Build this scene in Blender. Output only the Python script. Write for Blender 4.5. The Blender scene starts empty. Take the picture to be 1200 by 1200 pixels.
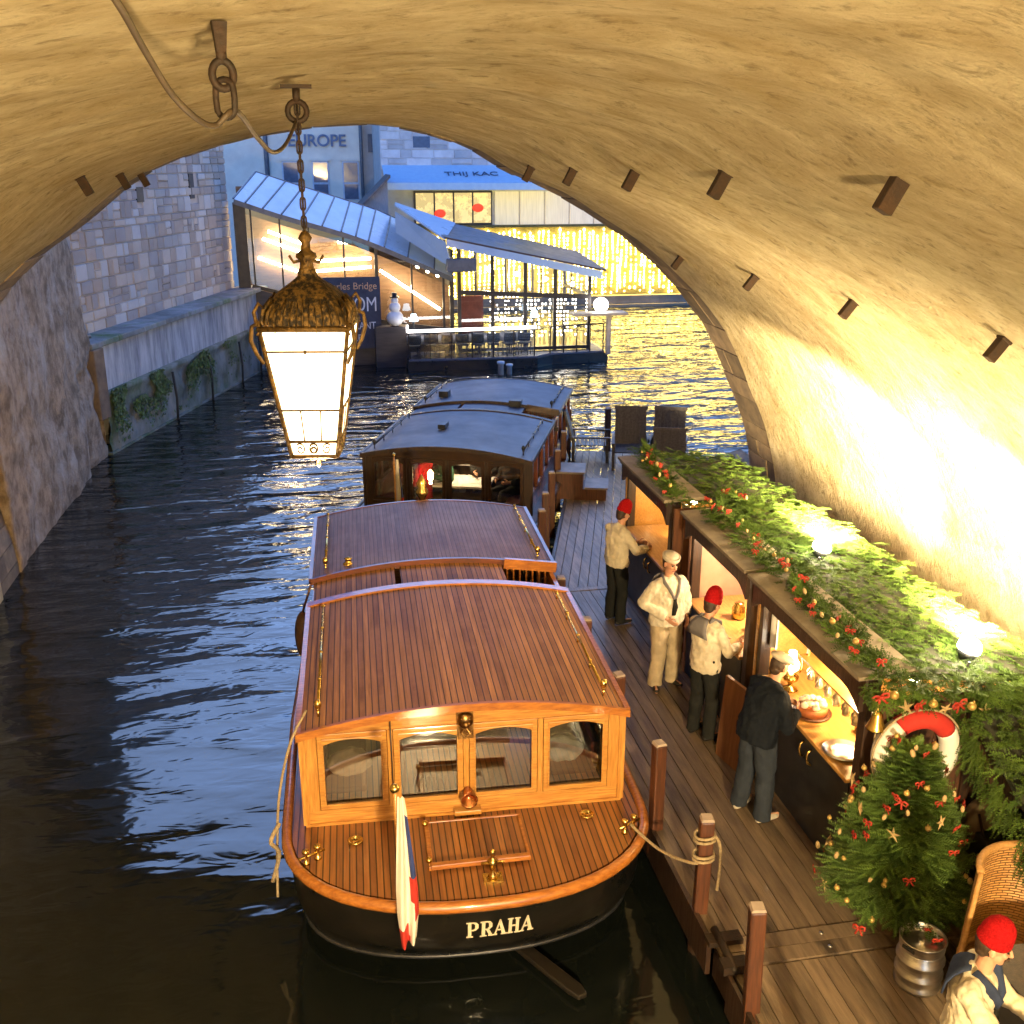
import bpy, math, random
from math import sin, cos, pi, radians, sqrt, atan2, hypot
from mathutils import Vector, Matrix, noise
random.seed(7)
scene = bpy.context.scene
COL = scene.collection
V = Vector

# ------------------------------------------------------------------ helpers
class MB:
    """collects shapes, build() links them as ONE mesh object"""
    def __init__(s, M=None):
        s.v = []; s.f = []; s.sm = []; s.mi = []; s.r = []; s.uv = []; s.M = M or Matrix(); s.rnd = .5; s.m = 0; s.smooth = False
    def add(s, vs, fs, uv=None, M=None):
        o = len(s.v); T = s.M @ M if M is not None else s.M
        s.v += [T @ V(p) for p in vs]
        for i, f in enumerate(fs):
            s.f.append([k + o for k in f]); s.sm.append(s.smooth); s.mi.append(s.m); s.r.append(s.rnd)
            s.uv.append([uv[k] for k in f] if uv else None)
        return s
    def box(s, x0, x1, y0, y1, z0, z1, M=None):
        vs = [(x, y, z) for z in (z0, z1) for y in (y0, y1) for x in (x0, x1)]
        return s.add(vs, [(0, 2, 3, 1), (4, 5, 7, 6), (0, 1, 5, 4), (2, 6, 7, 3), (0, 4, 6, 2), (1, 3, 7, 5)], M=M)
    def cbox(s, c, sx, sy, sz, M=None):
        return s.box(c[0]-sx/2, c[0]+sx/2, c[1]-sy/2, c[1]+sy/2, c[2]-sz/2, c[2]+sz/2, M=M)
    def bar(s, p, q, w, h, up=(0, 0, 1)):
        p, q, up = V(p), V(q), V(up); d = (q-p); L = d.length
        if L < 1e-6: return s
        d /= L; a = d.cross(up)
        if a.length < 1e-3: a = d.cross(V((0, 1, 0)))
        a.normalize(); b = a.cross(d)
        vs = []
        for e in (p, q):
            for i, j in ((-1, -1), (1, -1), (1, 1), (-1, 1)): vs.append(e + a*(i*w/2) + b*(j*h/2))
        return s.add(vs, [(0, 1, 2, 3), (7, 6, 5, 4), (0, 4, 5, 1), (1, 5, 6, 2), (2, 6, 7, 3), (3, 7, 4, 0)])
    def tube(s, pts, r, n=8, ref=None, closed=False, cap=True):
        pts = [V(p) for p in pts]; m = len(pts); sm = s.smooth; s.smooth = True
        rs = r if isinstance(r, (list, tuple)) else [r]*m
        rs = [q if isinstance(q, (list, tuple)) else (q, q) for q in rs]
        vs = []; prev = None
        for i, p in enumerate(pts):
            if closed: d = pts[(i+1) % m] - pts[i-1]
            else: d = pts[min(i+1, m-1)] - pts[max(i-1, 0)]
            d = d.normalized() if d.length > 1e-9 else V((0, 0, 1))
            if prev is None:
                a = V(ref) if ref else (V((0, 0, 1)) if abs(d.z) < .8 else V((1, 0, 0)))
            else: a = V(ref) if ref else prev
            a = a - d*a.dot(d)
            if a.length < 1e-5: a = d.orthogonal()
            a.normalize(); prev = a; b = d.cross(a)
            for k in range(n):
                t = 2*pi*k/n; vs.append(p + a*(cos(t)*rs[i][0]) + b*(sin(t)*rs[i][1]))
        fs = []
        for i in range(m if closed else m-1):
            j = (i+1) % m
            for k in range(n):
                l = (k+1) % n; fs.append((i*n+k, i*n+l, j*n+l, j*n+k))
        if cap and not closed: fs += [tuple(range(n-1, -1, -1)), tuple(range((m-1)*n, m*n))]
        s.add(vs, fs); s.smooth = sm
        return s
    def lathe(s, prof, c=(0, 0, 0), n=16, M=None, sx=1, sy=1, smooth=True):
        sm = s.smooth; s.smooth = smooth; vs = []; m = len(prof)
        for r, z in prof:
            for k in range(n):
                t = 2*pi*k/n; vs.append((c[0]+r*cos(t)*sx, c[1]+r*sin(t)*sy, c[2]+z))
        fs = [(i*n+k, i*n+(k+1) % n, (i+1)*n+(k+1) % n, (i+1)*n+k) for i in range(m-1) for k in range(n)]
        if prof[0][0] > 1e-4: fs.append(tuple(range(n-1, -1, -1)))
        if prof[-1][0] > 1e-4: fs.append(tuple(range((m-1)*n, m*n)))
        s.add(vs, fs, M=M); s.smooth = sm
        return s
    def ell(s, c, rx, ry=None, rz=None, n=12, m=8, M=None):
        ry = ry or rx; rz = rz or rx
        prof = [(max(1e-5, sin(pi*i/m)), -cos(pi*i/m)) for i in range(m+1)]
        sm = s.smooth; s.smooth = True
        vs = [(c[0]+rx*r*cos(2*pi*k/n), c[1]+ry*r*sin(2*pi*k/n), c[2]+rz*z) for r, z in prof for k in range(n)]
        fs = [(i*n+k, i*n+(k+1) % n, (i+1)*n+(k+1) % n, (i+1)*n+k) for i in range(m) for k in range(n)]
        s.add(vs, fs, M=M); s.smooth = sm
        return s
    def prism(s, poly, a, b, axis='z', M=None):
        """polygon in the two other axes, extruded a..b along axis"""
        n = len(poly)
        def P(p, t): return {'z': (p[0], p[1], t), 'y': (p[0], t, p[1]), 'x': (t, p[0], p[1])}[axis]
        vs = [P(p, a) for p in poly] + [P(p, b) for p in poly]
        fs = [tuple(range(n-1, -1, -1)), tuple(range(n, 2*n))] + [(i, (i+1) % n, n+(i+1) % n, n+i) for i in range(n)]
        return s.add(vs, fs, M=M)
    def grid(s, rows, uv=None, flip=False):
        """rows of points -> surface"""
        n = len(rows[0]); vs = [p for r in rows for p in r]; fs = []
        for i in range(len(rows)-1):
            for k in range(n-1):
                q = (i*n+k, i*n+k+1, (i+1)*n+k+1, (i+1)*n+k); fs.append(q[::-1] if flip else q)
        return s.add(vs, fs, uv=[u for r in uv for u in r] if uv else None)
    def build(s, name, mats, parent=None, bevel=0, loc=None, rz=None, solid=0):
        me = bpy.data.meshes.new(name)
        me.from_pydata([tuple(p) for p in s.v], [], s.f)
        me.polygons.foreach_set('use_smooth', s.sm)
        if not isinstance(mats, (list, tuple)): mats = [mats]
        for m in mats: me.materials.append(m)
        if len(mats) > 1: me.polygons.foreach_set('material_index', s.mi)
        at = me.attributes.new('rnd', 'FLOAT', 'FACE'); at.data.foreach_set('value', s.r)
        if any(s.uv):
            ul = me.uv_layers.new(name='UVMap'); k = 0
            for i, f in enumerate(s.f):
                for j in range(len(f)):
                    if s.uv[i]: ul.data[k].uv = s.uv[i][j]
                    k += 1
        me.validate(); me.update()
        o = bpy.data.objects.new(name, me); COL.objects.link(o)
        if parent: o.parent = parent
        if loc: o.location = loc
        if rz is not None: o.rotation_euler = (0, 0, rz)
        if solid:
            md = o.modifiers.new('solid', 'SOLIDIFY'); md.thickness = solid; md.offset = 0
        if bevel:
            md = o.modifiers.new('bevel', 'BEVEL'); md.width = bevel; md.segments = 2; md.limit_method = 'ANGLE'
        return o

def tag(o, label=None, cat=None, group=None, kind=None):
    if label: o['label'] = label
    if cat: o['category'] = cat
    if group: o['group'] = group
    if kind: o['kind'] = kind
    return o
def thing(name, label, cat, loc=(0, 0, 0), rz=0, group=None, kind=None):
    o = bpy.data.objects.new(name, None); COL.objects.link(o); o.location = loc; o.rotation_euler = (0, 0, rz); o.empty_display_size = .1
    return tag(o, label, cat, group, kind)
def copy_tree(o, parent=None):
    c = o.copy(); COL.objects.link(c)
    if parent: c.parent = parent
    for ch in [q for q in bpy.data.objects if q.parent == o]: copy_tree(ch, c)
    return c

# ------------------------------------------------------------------ materials
def nt(name):
    m = bpy.data.materials.new(name); m.use_nodes = True; t = m.node_tree
    return m, t, t.nodes['Principled BSDF'], t.links.new
def N(t, kind, **kw):
    n = t.nodes.new(kind)
    for k, v in kw.items():
        if k.startswith('i_'):
            n.inputs[k[2:].replace('_', ' ')].default_value = v
        else: setattr(n, k, v)
    return n
def c4(c): return (c[0], c[1], c[2], 1)
def mixc(t, fac, a, b, mode='MIX'):
    n = t.nodes.new('ShaderNodeMixRGB'); n.blend_type = mode
    for k, x in ((0, fac), (1, a), (2, b)):
        if isinstance(x, (int, float)): n.inputs[k].default_value = x
        elif isinstance(x, tuple): n.inputs[k].default_value = c4(x)
        else: t.links.new(x, n.inputs[k])
    return n.outputs[0]
def math_(t, op, a, b=None, clamp=False):
    n = t.nodes.new('ShaderNodeMath'); n.operation = op; n.use_clamp = clamp
    for k, x in ((0, a), (1, b)):
        if x is None: continue
        if isinstance(x, (int, float)): n.inputs[k].default_value = x
        else: t.links.new(x, n.inputs[k])
    return n.outputs[0]
def ramp(t, fac, lo, hi):
    n = t.nodes.new('ShaderNodeMapRange'); n.inputs[1].default_value = lo; n.inputs[2].default_value = hi
    t.links.new(fac, n.inputs[0]); return n.outputs[0]
def noisen(t, vec, scale, detail=5, rough=.6, dist=0):
    n = t.nodes.new('ShaderNodeTexNoise'); n.inputs['Scale'].default_value = scale; n.inputs['Detail'].default_value = detail
    n.inputs['Roughness'].default_value = rough; n.inputs['Distortion'].default_value = dist
    t.links.new(vec, n.inputs['Vector']); return n.outputs[0]
def coords(t, kind='Object', stretch=(1, 1, 1), rand=True):
    tc = t.nodes.new('ShaderNodeTexCoord'); mp = t.nodes.new('ShaderNodeMapping'); mp.inputs['Scale'].default_value = stretch
    src = tc.outputs[kind]
    if rand and kind == 'Object':
        oi = t.nodes.new('ShaderNodeObjectInfo'); ad = t.nodes.new('ShaderNodeVectorMath'); ad.operation = 'ADD'
        ml = math_(t, 'MULTIPLY', oi.outputs['Random'], 37.0)
        t.links.new(src, ad.inputs[0]); t.links.new(ml, ad.inputs[1]); src = ad.outputs[0]
    t.links.new(src, mp.inputs['Vector']); return mp.outputs[0]
def mat(name, c1, c2=None, rough=.6, metal=0, scale=5, stretch=(1, 1, 1), bump=0, bscale=40, rnd=0, coat=0, emit=0, emitc=None, lo=.35, hi=.65, spec=.5, kind='Object', rvar=.15, c3=None, pal=None):
    m, t, b, L = nt(name)
    b.inputs['Roughness'].default_value = rough; b.inputs['Metallic'].default_value = metal
    b.inputs['Specular IOR Level'].default_value = spec
    b.inputs['Coat Weight'].default_value = coat; b.inputs['Coat Roughness'].default_value = .08
    vec = coords(t, kind, stretch)
    if c2 is None: c2 = tuple(x*.7 for x in c1)
    nz = noisen(t, vec, scale)
    col = mixc(t, ramp(t, nz, lo, hi), c1, c2)
    if c3:
        n3 = noisen(t, vec, scale*.31, 6, .7); col = mixc(t, ramp(t, n3, .5, .68), col, c3)
    if pal:
        at = t.nodes.new('ShaderNodeAttribute'); at.attribute_name = 'rnd'; cr = t.nodes.new('ShaderNodeValToRGB'); cr.color_ramp.interpolation = 'CONSTANT'
        e = cr.color_ramp.elements
        while len(e) < len(pal): e.new(.5)
        for i, pc in enumerate(pal): e[i].position = i/len(pal); e[i].color = c4(pc)
        L(at.outputs['Fac'], cr.inputs[0]); col = mixc(t, .72, col, cr.outputs[0])
    if rnd:
        at = t.nodes.new('ShaderNodeAttribute'); at.attribute_name = 'rnd'
        hv = t.nodes.new('ShaderNodeHueSaturation'); L(col, hv.inputs['Color'])
        L(math_(t, 'ADD', math_(t, 'MULTIPLY', at.outputs['Fac'], 2*rnd), 1-rnd), hv.inputs['Value']); col = hv.outputs[0]
    L(col, b.inputs['Base Color'])
    if rvar and not metal == 2: L(math_(t, 'ADD', math_(t, 'MULTIPLY', nz, rvar*2), rough-rvar, True), b.inputs['Roughness'])
    if bump:
        bn = t.nodes.new('ShaderNodeBump'); bn.inputs['Strength'].default_value = min(1, bump); bn.inputs['Distance'].default_value = .01*max(1, bump)
        L(noisen(t, vec, bscale, 6, .65), bn.inputs['Height']); L(bn.outputs[0], b.inputs['Normal'])
    if emit:
        b.inputs['Emission Color'].default_value = c4(emitc or c1); b.inputs['Emission Strength'].default_value = emit
    return m
def glow(name, c, s):
    m, t, b, L = nt(name); b.inputs['Base Color'].default_value = c4(c); b.inputs['Emission Color'].default_value = c4(c); b.inputs['Emission Strength'].default_value = s
    return m
def glass(name, tint=(.9, .93, .95), trans=.8, rough=.02):
    m, t, b, L = nt(name); t.nodes.remove(b); out = t.nodes['Material Output']
    tr = t.nodes.new('ShaderNodeBsdfTransparent'); tr.inputs[0].default_value = c4(tint)
    gl = t.nodes.new('ShaderNodeBsdfGlossy'); gl.inputs['Roughness'].default_value = rough; gl.inputs[0].default_value = (1, 1, 1, 1)
    fr = t.nodes.new('ShaderNodeFresnel'); fr.inputs[0].default_value = 1.5
    mx = t.nodes.new('ShaderNodeMixShader')
    L(math_(t, 'ADD', math_(t, 'MULTIPLY', fr.outputs[0], 1.0), 1-trans-.1, True), mx.inputs[0]); L(tr.outputs[0], mx.inputs[1]); L(gl.outputs[0], mx.inputs[2]); L(mx.outputs[0], out.inputs[0])
    return m
def planks(name, c1, c2, gapc, width, axis=0, gap=.1, rough=.4, coat=0, c3=None, bump=.4, grain=(30, 1.2, 30), dirt=None):
    """boards side by side along one object axis: colour per board, dark seam, grain"""
    m, t, b, L = nt(name)
    tc = t.nodes.new('ShaderNodeTexCoord'); sp = t.nodes.new('ShaderNodeSeparateXYZ'); L(tc.outputs['Object'], sp.inputs[0])
    u = math_(t, 'DIVIDE', sp.outputs[axis], width); cell = math_(t, 'FLOOR', u); fr = math_(t, 'FRACT', u)
    wn = t.nodes.new('ShaderNodeTexWhiteNoise'); wn.noise_dimensions = '1D'; L(cell, wn.inputs['W'])
    col = mixc(t, wn.outputs['Value'], c1, c2)
    mp = t.nodes.new('ShaderNodeMapping'); mp.inputs['Scale'].default_value = grain; L(tc.outputs['Object'], mp.inputs[0])
    g = noisen(t, mp.outputs[0], 1.0, 6, .7)
    col = mixc(t, ramp(t, g, .3, .8), col, tuple(x*.55 for x in c2))
    if dirt:
        dn = noisen(t, tc.outputs['Object'], .9, 6, .7); col = mixc(t, ramp(t, dn, .45, .7), col, dirt)
    e = math_(t, 'MINIMUM', fr, math_(t, 'SUBTRACT', 1.0, fr)); seam = math_(t, 'LESS_THAN', e, gap/2)
    col = mixc(t, seam, col, gapc); L(col, b.inputs['Base Color'])
    b.inputs['Coat Weight'].default_value = coat; b.inputs['Coat Roughness'].default_value = .12
    L(math_(t, 'ADD', math_(t, 'MULTIPLY', g, .3), rough-.15, True), b.inputs['Roughness'])
    bn = t.nodes.new('ShaderNodeBump'); bn.inputs['Strength'].default_value = bump; bn.inputs['Distance'].default_value = .004
    L(math_(t, 'SUBTRACT', g, math_(t, 'MULTIPLY', seam, 1.5)), bn.inputs['Height']); L(bn.outputs[0], b.inputs['Normal'])
    return m

def text(name, s, mat_, size, M, parent, ext=.004, xs=1.0, align='CENTER', bold=0):
    cu = bpy.data.curves.new(name, 'FONT'); cu.body = s; cu.size = size; cu.extrude = ext; cu.align_x = align; cu.align_y = 'CENTER'; cu.offset = bold
    tmp = bpy.data.objects.new(name, cu); COL.objects.link(tmp); bpy.context.view_layer.update()
    dg = bpy.context.evaluated_depsgraph_get(); me = bpy.data.meshes.new_from_object(tmp.evaluated_get(dg))
    bpy.data.objects.remove(tmp); me.materials.clear(); me.materials.append(mat_)
    me.transform(Matrix.Diagonal((xs, 1, 1, 1)))
    o = bpy.data.objects.new(name, me); COL.objects.link(o); o.parent = parent; o.matrix_local = M
    return o
def spline(pts, n):
    """Catmull-Rom resample to n points"""
    P = [V(p) for p in pts]; out = []; m = len(P)-1
    for i in range(n):
        u = i/(n-1)*m; k = min(int(u), m-1); f = u-k
        a, b, c, d = P[max(k-1, 0)], P[k], P[k+1], P[min(k+2, m)]
        out.append(.5*((2*b)+(c-a)*f+(2*a-5*b+4*c-d)*f*f+(3*b-a-3*c+d)*f**3))
    return out
def ashlar(mb, W, Hh, hmin, hmax, wmin, wmax, depth=.02, gap=.018, skip=None, rng=None):
    """coursed blocks of uneven size on the plane y=0 (x 0..W, z 0..H), facing -y, over a mortar sheet"""
    rng = rng or random.Random(3); mb.rnd = .85
    mb.add([(0, .03, 0), (W, .03, 0), (W, .03, Hh), (0, .03, Hh)], [(0, 1, 2, 3)])
    z = 0
    while z < Hh-.05:
        h = min(rng.uniform(hmin, hmax), Hh-z)
        if Hh-z-h < hmin*.6: h = Hh-z
        x = -rng.uniform(0, wmax)
        while x < W:
            w = rng.uniform(wmin, wmax)
            sub = [(z, h)] if h < hmax*.8 or rng.random() < .6 else [(z, h*.5), (z+h*.5, h*.5)]
            for z0, hh in sub:
                a, b_ = max(x, 0)+gap/2, min(x+w, W)-gap/2; c, d = z0+gap/2, z0+hh-gap/2
                if b_-a < .06: continue
                if skip and skip((a+b_)/2, (c+d)/2): continue
                y = -depth*rng.uniform(.2, 1.3); e = min(.018, (b_-a)/4); mb.rnd = rng.random()
                j = lambda: rng.uniform(-.012, .012)
                A = [(a, .03, c), (b_, .03, c), (b_, .03, d), (a, .03, d)]
                B = [(a+e+j(), y, c+e+j()), (b_-e+j(), y, c+e+j()), (b_-e+j(), y, d-e+j()), (a+e+j(), y, d-e+j())]
                mb.add(A+B, [(4, 5, 6, 7), (0, 1, 5, 4), (1, 2, 6, 5), (2, 3, 7, 6), (3, 0, 4, 7)])
            x += w
        z += h
    return mb
def voxel(mb, name, mats, parent, size=.01, it=4, wr=0, wrs=9, wseed=0, fac=.5):
    """union of the collected shapes as one continuous skin"""
    me = bpy.data.meshes.new(name); me.from_pydata([tuple(p) for p in mb.v], [], mb.f); me.update()
    tmp = bpy.data.objects.new(name, me); COL.objects.link(tmp)
    r = tmp.modifiers.new('r', 'REMESH'); r.mode = 'VOXEL'; r.voxel_size = size; r.use_smooth_shade = True
    sm = tmp.modifiers.new('s', 'SMOOTH'); sm.factor = fac; sm.iterations = it
    bpy.context.view_layer.update(); dg = bpy.context.evaluated_depsgraph_get()
    out = bpy.data.meshes.new_from_object(tmp.evaluated_get(dg)); bpy.data.objects.remove(tmp)
    if wr:
        nrm = [v.normal.copy() for v in out.vertices]
        for v, n in zip(out.vertices, nrm):
            p = V((v.co.x*wrs+wseed, v.co.y*wrs, v.co.z*wrs*.8)); q = noise.noise(p)+.5*noise.noise(p*2.3)
            v.co += n*(wr*q)
    if not isinstance(mats, (list, tuple)): mats = [mats]
    out.materials.clear()
    for m in mats: out.materials.append(m)
    o = bpy.data.objects.new(name, out); COL.objects.link(o); o.parent = parent
    return o

# ------------------------------------------------------------------ shared materials
WOODDK = mat('dark_wood', (.045, .022, .012), (.02, .011, .008), .45, scale=3, stretch=(12, 12, 1), bump=.4, bscale=8, coat=.2)
WOODRED = mat('red_brown_wood', (.115, .04, .018), (.055, .02, .011), .45, scale=3, stretch=(14, 14, 1), bump=.3, bscale=6, coat=.3)
VARN = mat('amber_varnish', (.60, .31, .075), (.36, .15, .028), .34, scale=2.2, stretch=(2, 26, 26), bump=.2, bscale=6, coat=.35, c3=(.46, .20, .04))
VARNV = mat('amber_varnish_upright', (.60, .31, .075), (.36, .15, .028), .34, scale=2.2, stretch=(26, 26, 2), bump=.2, bscale=6, coat=.35, c3=(.46, .20, .04))
VARND = mat('orange_varnish', (.46, .17, .03), (.27, .085, .015), .36, scale=2.5, stretch=(3, 14, 14), bump=.08, bscale=6, coat=.7)
BRASS = mat('brass', (.75, .52, .16), (.55, .36, .10), .25, 1, scale=9)
IRON = mat('rusty_iron', (.016, .011, .008), (.04, .02, .010), .65, .35, scale=14, bump=.5, bscale=50)
STEEL = mat('brushed_steel', (.74, .72, .69), (.55, .53, .50), .36, 1, scale=6, stretch=(1, 1, 8))
BLACKP = mat('black_paint', (.012, .012, .013), (.03, .028, .026), .3, scale=3, bump=.1, coat=.3)
DKMETAL = mat('dark_metal', (.03, .032, .038), (.05, .05, .055), .4, .5, scale=5)
WHITE = mat('white_paint', (.8, .78, .74), (.68, .66, .62), .5)
ROPE = mat('rope', (.42, .33, .2), (.26, .19, .11), .9, scale=40, bump=.8, bscale=90)
GLASS = glass('window_glass')
GREY = mat('grey_metal', (.22, .24, .27), (.15, .16, .18), .45, .3)
SKY = .15; EXPO = 1.8; E_F = (100, 110); E_S = (3200, 2800); E_L = 3000
# ------------------------------------------------------------------ camera, sky, sun
cam = bpy.data.objects.new('camera', bpy.data.cameras.new('camera')); COL.objects.link(cam); scene.camera = cam
cam.data.sensor_width = 36; cam.data.lens = 36*1220/1200; cam.data.clip_end = 600; cam.data.clip_start = .05
cam.location = (0, 0, 6.9); cam.rotation_euler = (radians(90-18.576), 0, radians(-10.563))
w = bpy.data.worlds.new('World'); scene.world = w; w.use_nodes = True
bg = w.node_tree.nodes['Background']
sky = w.node_tree.nodes.new('ShaderNodeTexSky'); sky.sky_type = 'NISHITA'; sky.sun_disc = False
sky.sun_elevation = radians(9.0); sky.sun_rotation = radians(200); sky.ozone_density = 5; sky.air_density = 1.4; sky.dust_density = .3
hs = w.node_tree.nodes.new('ShaderNodeMixRGB'); hs.blend_type = 'MULTIPLY'; hs.inputs[0].default_value = 1; hs.inputs[2].default_value = (.46, .70, 1.30, 1)
w.node_tree.links.new(sky.outputs[0], hs.inputs[1]); w.node_tree.links.new(hs.outputs[0], bg.inputs[0]); bg.inputs[1].default_value = SKY
sl = bpy.data.lights.new('sun', 'SUN'); sl.energy = .5; sl.angle = radians(60); sl.color = (.55, .72, 1)
so = bpy.data.objects.new('sun', sl); COL.objects.link(so); so.rotation_euler = (radians(48), 0, radians(160))
scene.view_settings.view_transform = 'Standard'; scene.view_settings.look = 'None'; scene.view_settings.exposure = EXPO; scene.view_settings.gamma = 1
cy = scene.cycles
cy.use_denoising = True; cy.max_bounces = 7; cy.diffuse_bounces = 3; cy.glossy_bounces = 4; cy.transparent_max_bounces = 10; cy.sample_clamp_indirect = 6
cy.caustics_reflective = False; cy.caustics_refractive = False
cy.use_adaptive_sampling = True; cy.adaptive_threshold = .02

# ------------------------------------------------------------------ water and bed
m, t, b, L = nt('canal_water')
b.inputs['Base Color'].default_value = (.006, .008, .007, 1); b.inputs['Roughness'].default_value = .07; b.inputs['IOR'].default_value = 1.55
b.inputs['Specular IOR Level'].default_value = .6
tc = t.nodes.new('ShaderNodeTexCoord')
def wv(sx, sy, sc, det, rot=.2):
    mp = t.nodes.new('ShaderNodeMapping'); mp.inputs['Scale'].default_value = (sx, sy, 1); mp.inputs['Rotation'].default_value = (0, 0, rot)
    L(tc.outputs['Object'], mp.inputs[0]); return noisen(t, mp.outputs[0], sc, det, .5, .6)
a1 = wv(.55, 1.35, .95, 1.5); a2 = wv(.7, 1.6, 2.9, 2, -.15); calm = ramp(t, wv(1, 1, .16, 2), .35, .62)
sepw = t.nodes.new('ShaderNodeSeparateXYZ'); L(tc.outputs['Object'], sepw.inputs[0])
near = math_(t, 'ADD', ramp(t, sepw.outputs[1], 7.0, 17.0), math_(t, 'MULTIPLY', ramp(t, sepw.outputs[1], 19.0, 34.0), 1.3))
hgt = math_(t, 'ADD', a1, math_(t, 'MULTIPLY', a2, .19))
amp = math_(t, 'MULTIPLY', math_(t, 'ADD', math_(t, 'MULTIPLY', calm, .6), .4), math_(t, 'ADD', math_(t, 'MULTIPLY', near, .85), .15))
bn = t.nodes.new('ShaderNodeBump'); bn.inputs['Distance'].default_value = .165; L(math_(t, 'MULTIPLY', hgt, amp), bn.inputs['Height']); L(bn.outputs[0], b.inputs['Normal'])
WATER = m
mb = MB(); mb.add([(-40, -30, 0), (60, -30, 0), (60, 120, 0), (-40, 120, 0)], [(0, 1, 2, 3)])
tag(mb.build('water', WATER), kind='structure')

# ------------------------------------------------------------------ the bridge vault
PROF = [(-5.40, -.6), (-5.42, .41), (-5.6, 1.5), (-5.66, 2.8), (-5.42, 3.9), (-5.02, 4.72), (-4.4, 5.36), (-3.6, 5.92), (-2.45, 6.74), (-.8, 7.27), (1.01, 7.46), (2.4, 7.2), (3.3, 6.74), (4.3, 6.3), (5.6, 5.5), (6.85, 4.3), (7.62, 2.95), (8.05, 1.9), (8.22, 1.0), (8.28, .2), (8.3, -.6)]
AR = spline([(x, 0, z) for x, z in PROF], 121)
arc = [0]
for i in range(1, len(AR)): arc.append(arc[-1]+(AR[i]-AR[i-1]).length)
def nrm_at(i):
    d = AR[min(i+1, len(AR)-1)]-AR[max(i-1, 0)]; return V((d.z, 0, -d.x)).normalized()   # towards the inside
def prof_at(x, up=True):
    """index on the vault nearest to x on the right (x>2) or left haunch"""
    best = min(range(len(AR)), key=lambda i: abs(AR[i].x-x)+(0 if AR[i].z > 3 else 9)); return best
m, t, b, L = nt('vault_plaster')
uvv = t.nodes.new('ShaderNodeTexCoord')
def uvn(sx, sy, sc, det=6, dist=.4, rot=0):
    mp = t.nodes.new('ShaderNodeMapping'); mp.inputs['Scale'].default_value = (sx, sy, 1); mp.inputs['Rotation'].default_value = (0, 0, rot)
    L(uvv.outputs['UV'], mp.inputs[0]); return noisen(t, mp.outputs[0], sc, det, .72, dist)
n1 = uvn(1.4, 1.6, 1.4, 12, .35, .6); n2 = uvn(1.8, 2.4, 2.8, 11, .5, .45); n3 = uvn(1, 1, .45, 8, .5); n4 = uvn(1, 1.2, 9, 8, .5); n5 = uvn(2.2, 4.2, 5.5, 10, .4, .4)
col = mixc(t, ramp(t, n1, .36, .66), (.76, .66, .45), (.48, .37, .205))
col = mixc(t, math_(t, 'MULTIPLY', ramp(t, n3, .46, .70), .55), col, (.48, .36, .19))
col = mixc(t, math_(t, 'MULTIPLY', ramp(t, n2, .54, .70), .8), col, (.20, .14, .075))
col = mixc(t, math_(t, 'MULTIPLY', ramp(t, n5, .56, .72), .6), col, (.19, .14, .085))
col = mixc(t, math_(t, 'MULTIPLY', ramp(t, n4, .60, .72), .5), col, (.15, .115, .075))
L(col, b.inputs['Base Color']); b.inputs['Roughness'].default_value = .95; b.inputs['Specular IOR Level'].default_value = .1
bn = t.nodes.new('ShaderNodeBump'); bn.inputs['Strength'].default_value = 1; bn.inputs['Distance'].default_value = .16
L(math_(t, 'ADD', math_(t, 'ADD', math_(t, 'MULTIPLY', n1, .8), math_(t, 'MULTIPLY', n2, .75)), math_(t, 'ADD', math_(t, 'MULTIPLY', n4, .30), math_(t, 'MULTIPLY', n5, .35))), bn.inputs['Height']); L(bn.outputs[0], b.inputs['Normal'])
PLASTER = m
RINGM = mat('arch_stone', (.24, .17, .10), (.13, .095, .065), .9, scale=3, bump=1, bscale=18, rnd=.4, c3=(.30, .22, .13))
STONEM = mat('sandstone_blocks', (.46, .435, .41), (.30, .275, .255), .9, scale=2.2, bump=.8, bscale=16, rnd=.16, c3=(.36, .27, .21), pal=[(.50, .47, .43), (.40, .33, .27), (.46, .345, .25), (.55, .53, .50), (.31, .27, .245), (.50, .41, .32)])
ROUGHM = mat('rough_pier_stone', (.37, .27, .18), (.155, .105, .065), .95, scale=3.6, stretch=(1, 1, .85), bump=4, bscale=15, lo=.36, hi=.64, c3=(.40, .345, .29))
MOSSM = mat('mossy_base', (.24, .25, .235), (.10, .115, .085), .9, scale=1.6, stretch=(1, 1, .6), bump=1.5, bscale=9, c3=(.045, .10, .015))

bridge = thing('stone_bridge', 'ochre plastered stone bridge arch spanning the canal overhead', 'bridge', (0, 18.5, 0))
BY = 18.5
mb = MB(); mb.smooth = True; rows = []; uvs = []
for j in range(131):
    Y = -14 + (17.25+14)*j/130; r = []; u = []
    for i, p in enumerate(AR):
        q = V((p.x*.45, Y*1.3, p.z*.45)); d = .035*noise.noise(q)+.022*noise.noise(q*2.7)+.016*noise.noise(V((arc[i]*1.6, Y*6, 3)))
        n = nrm_at(i); r.append((p.x+n.x*d, Y-BY, p.z+n.z*d)); u.append((arc[i], Y))
    rows.append(r); uvs.append(u)
mb.grid(rows, uvs); mb.build('vault', PLASTER, bridge)
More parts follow.
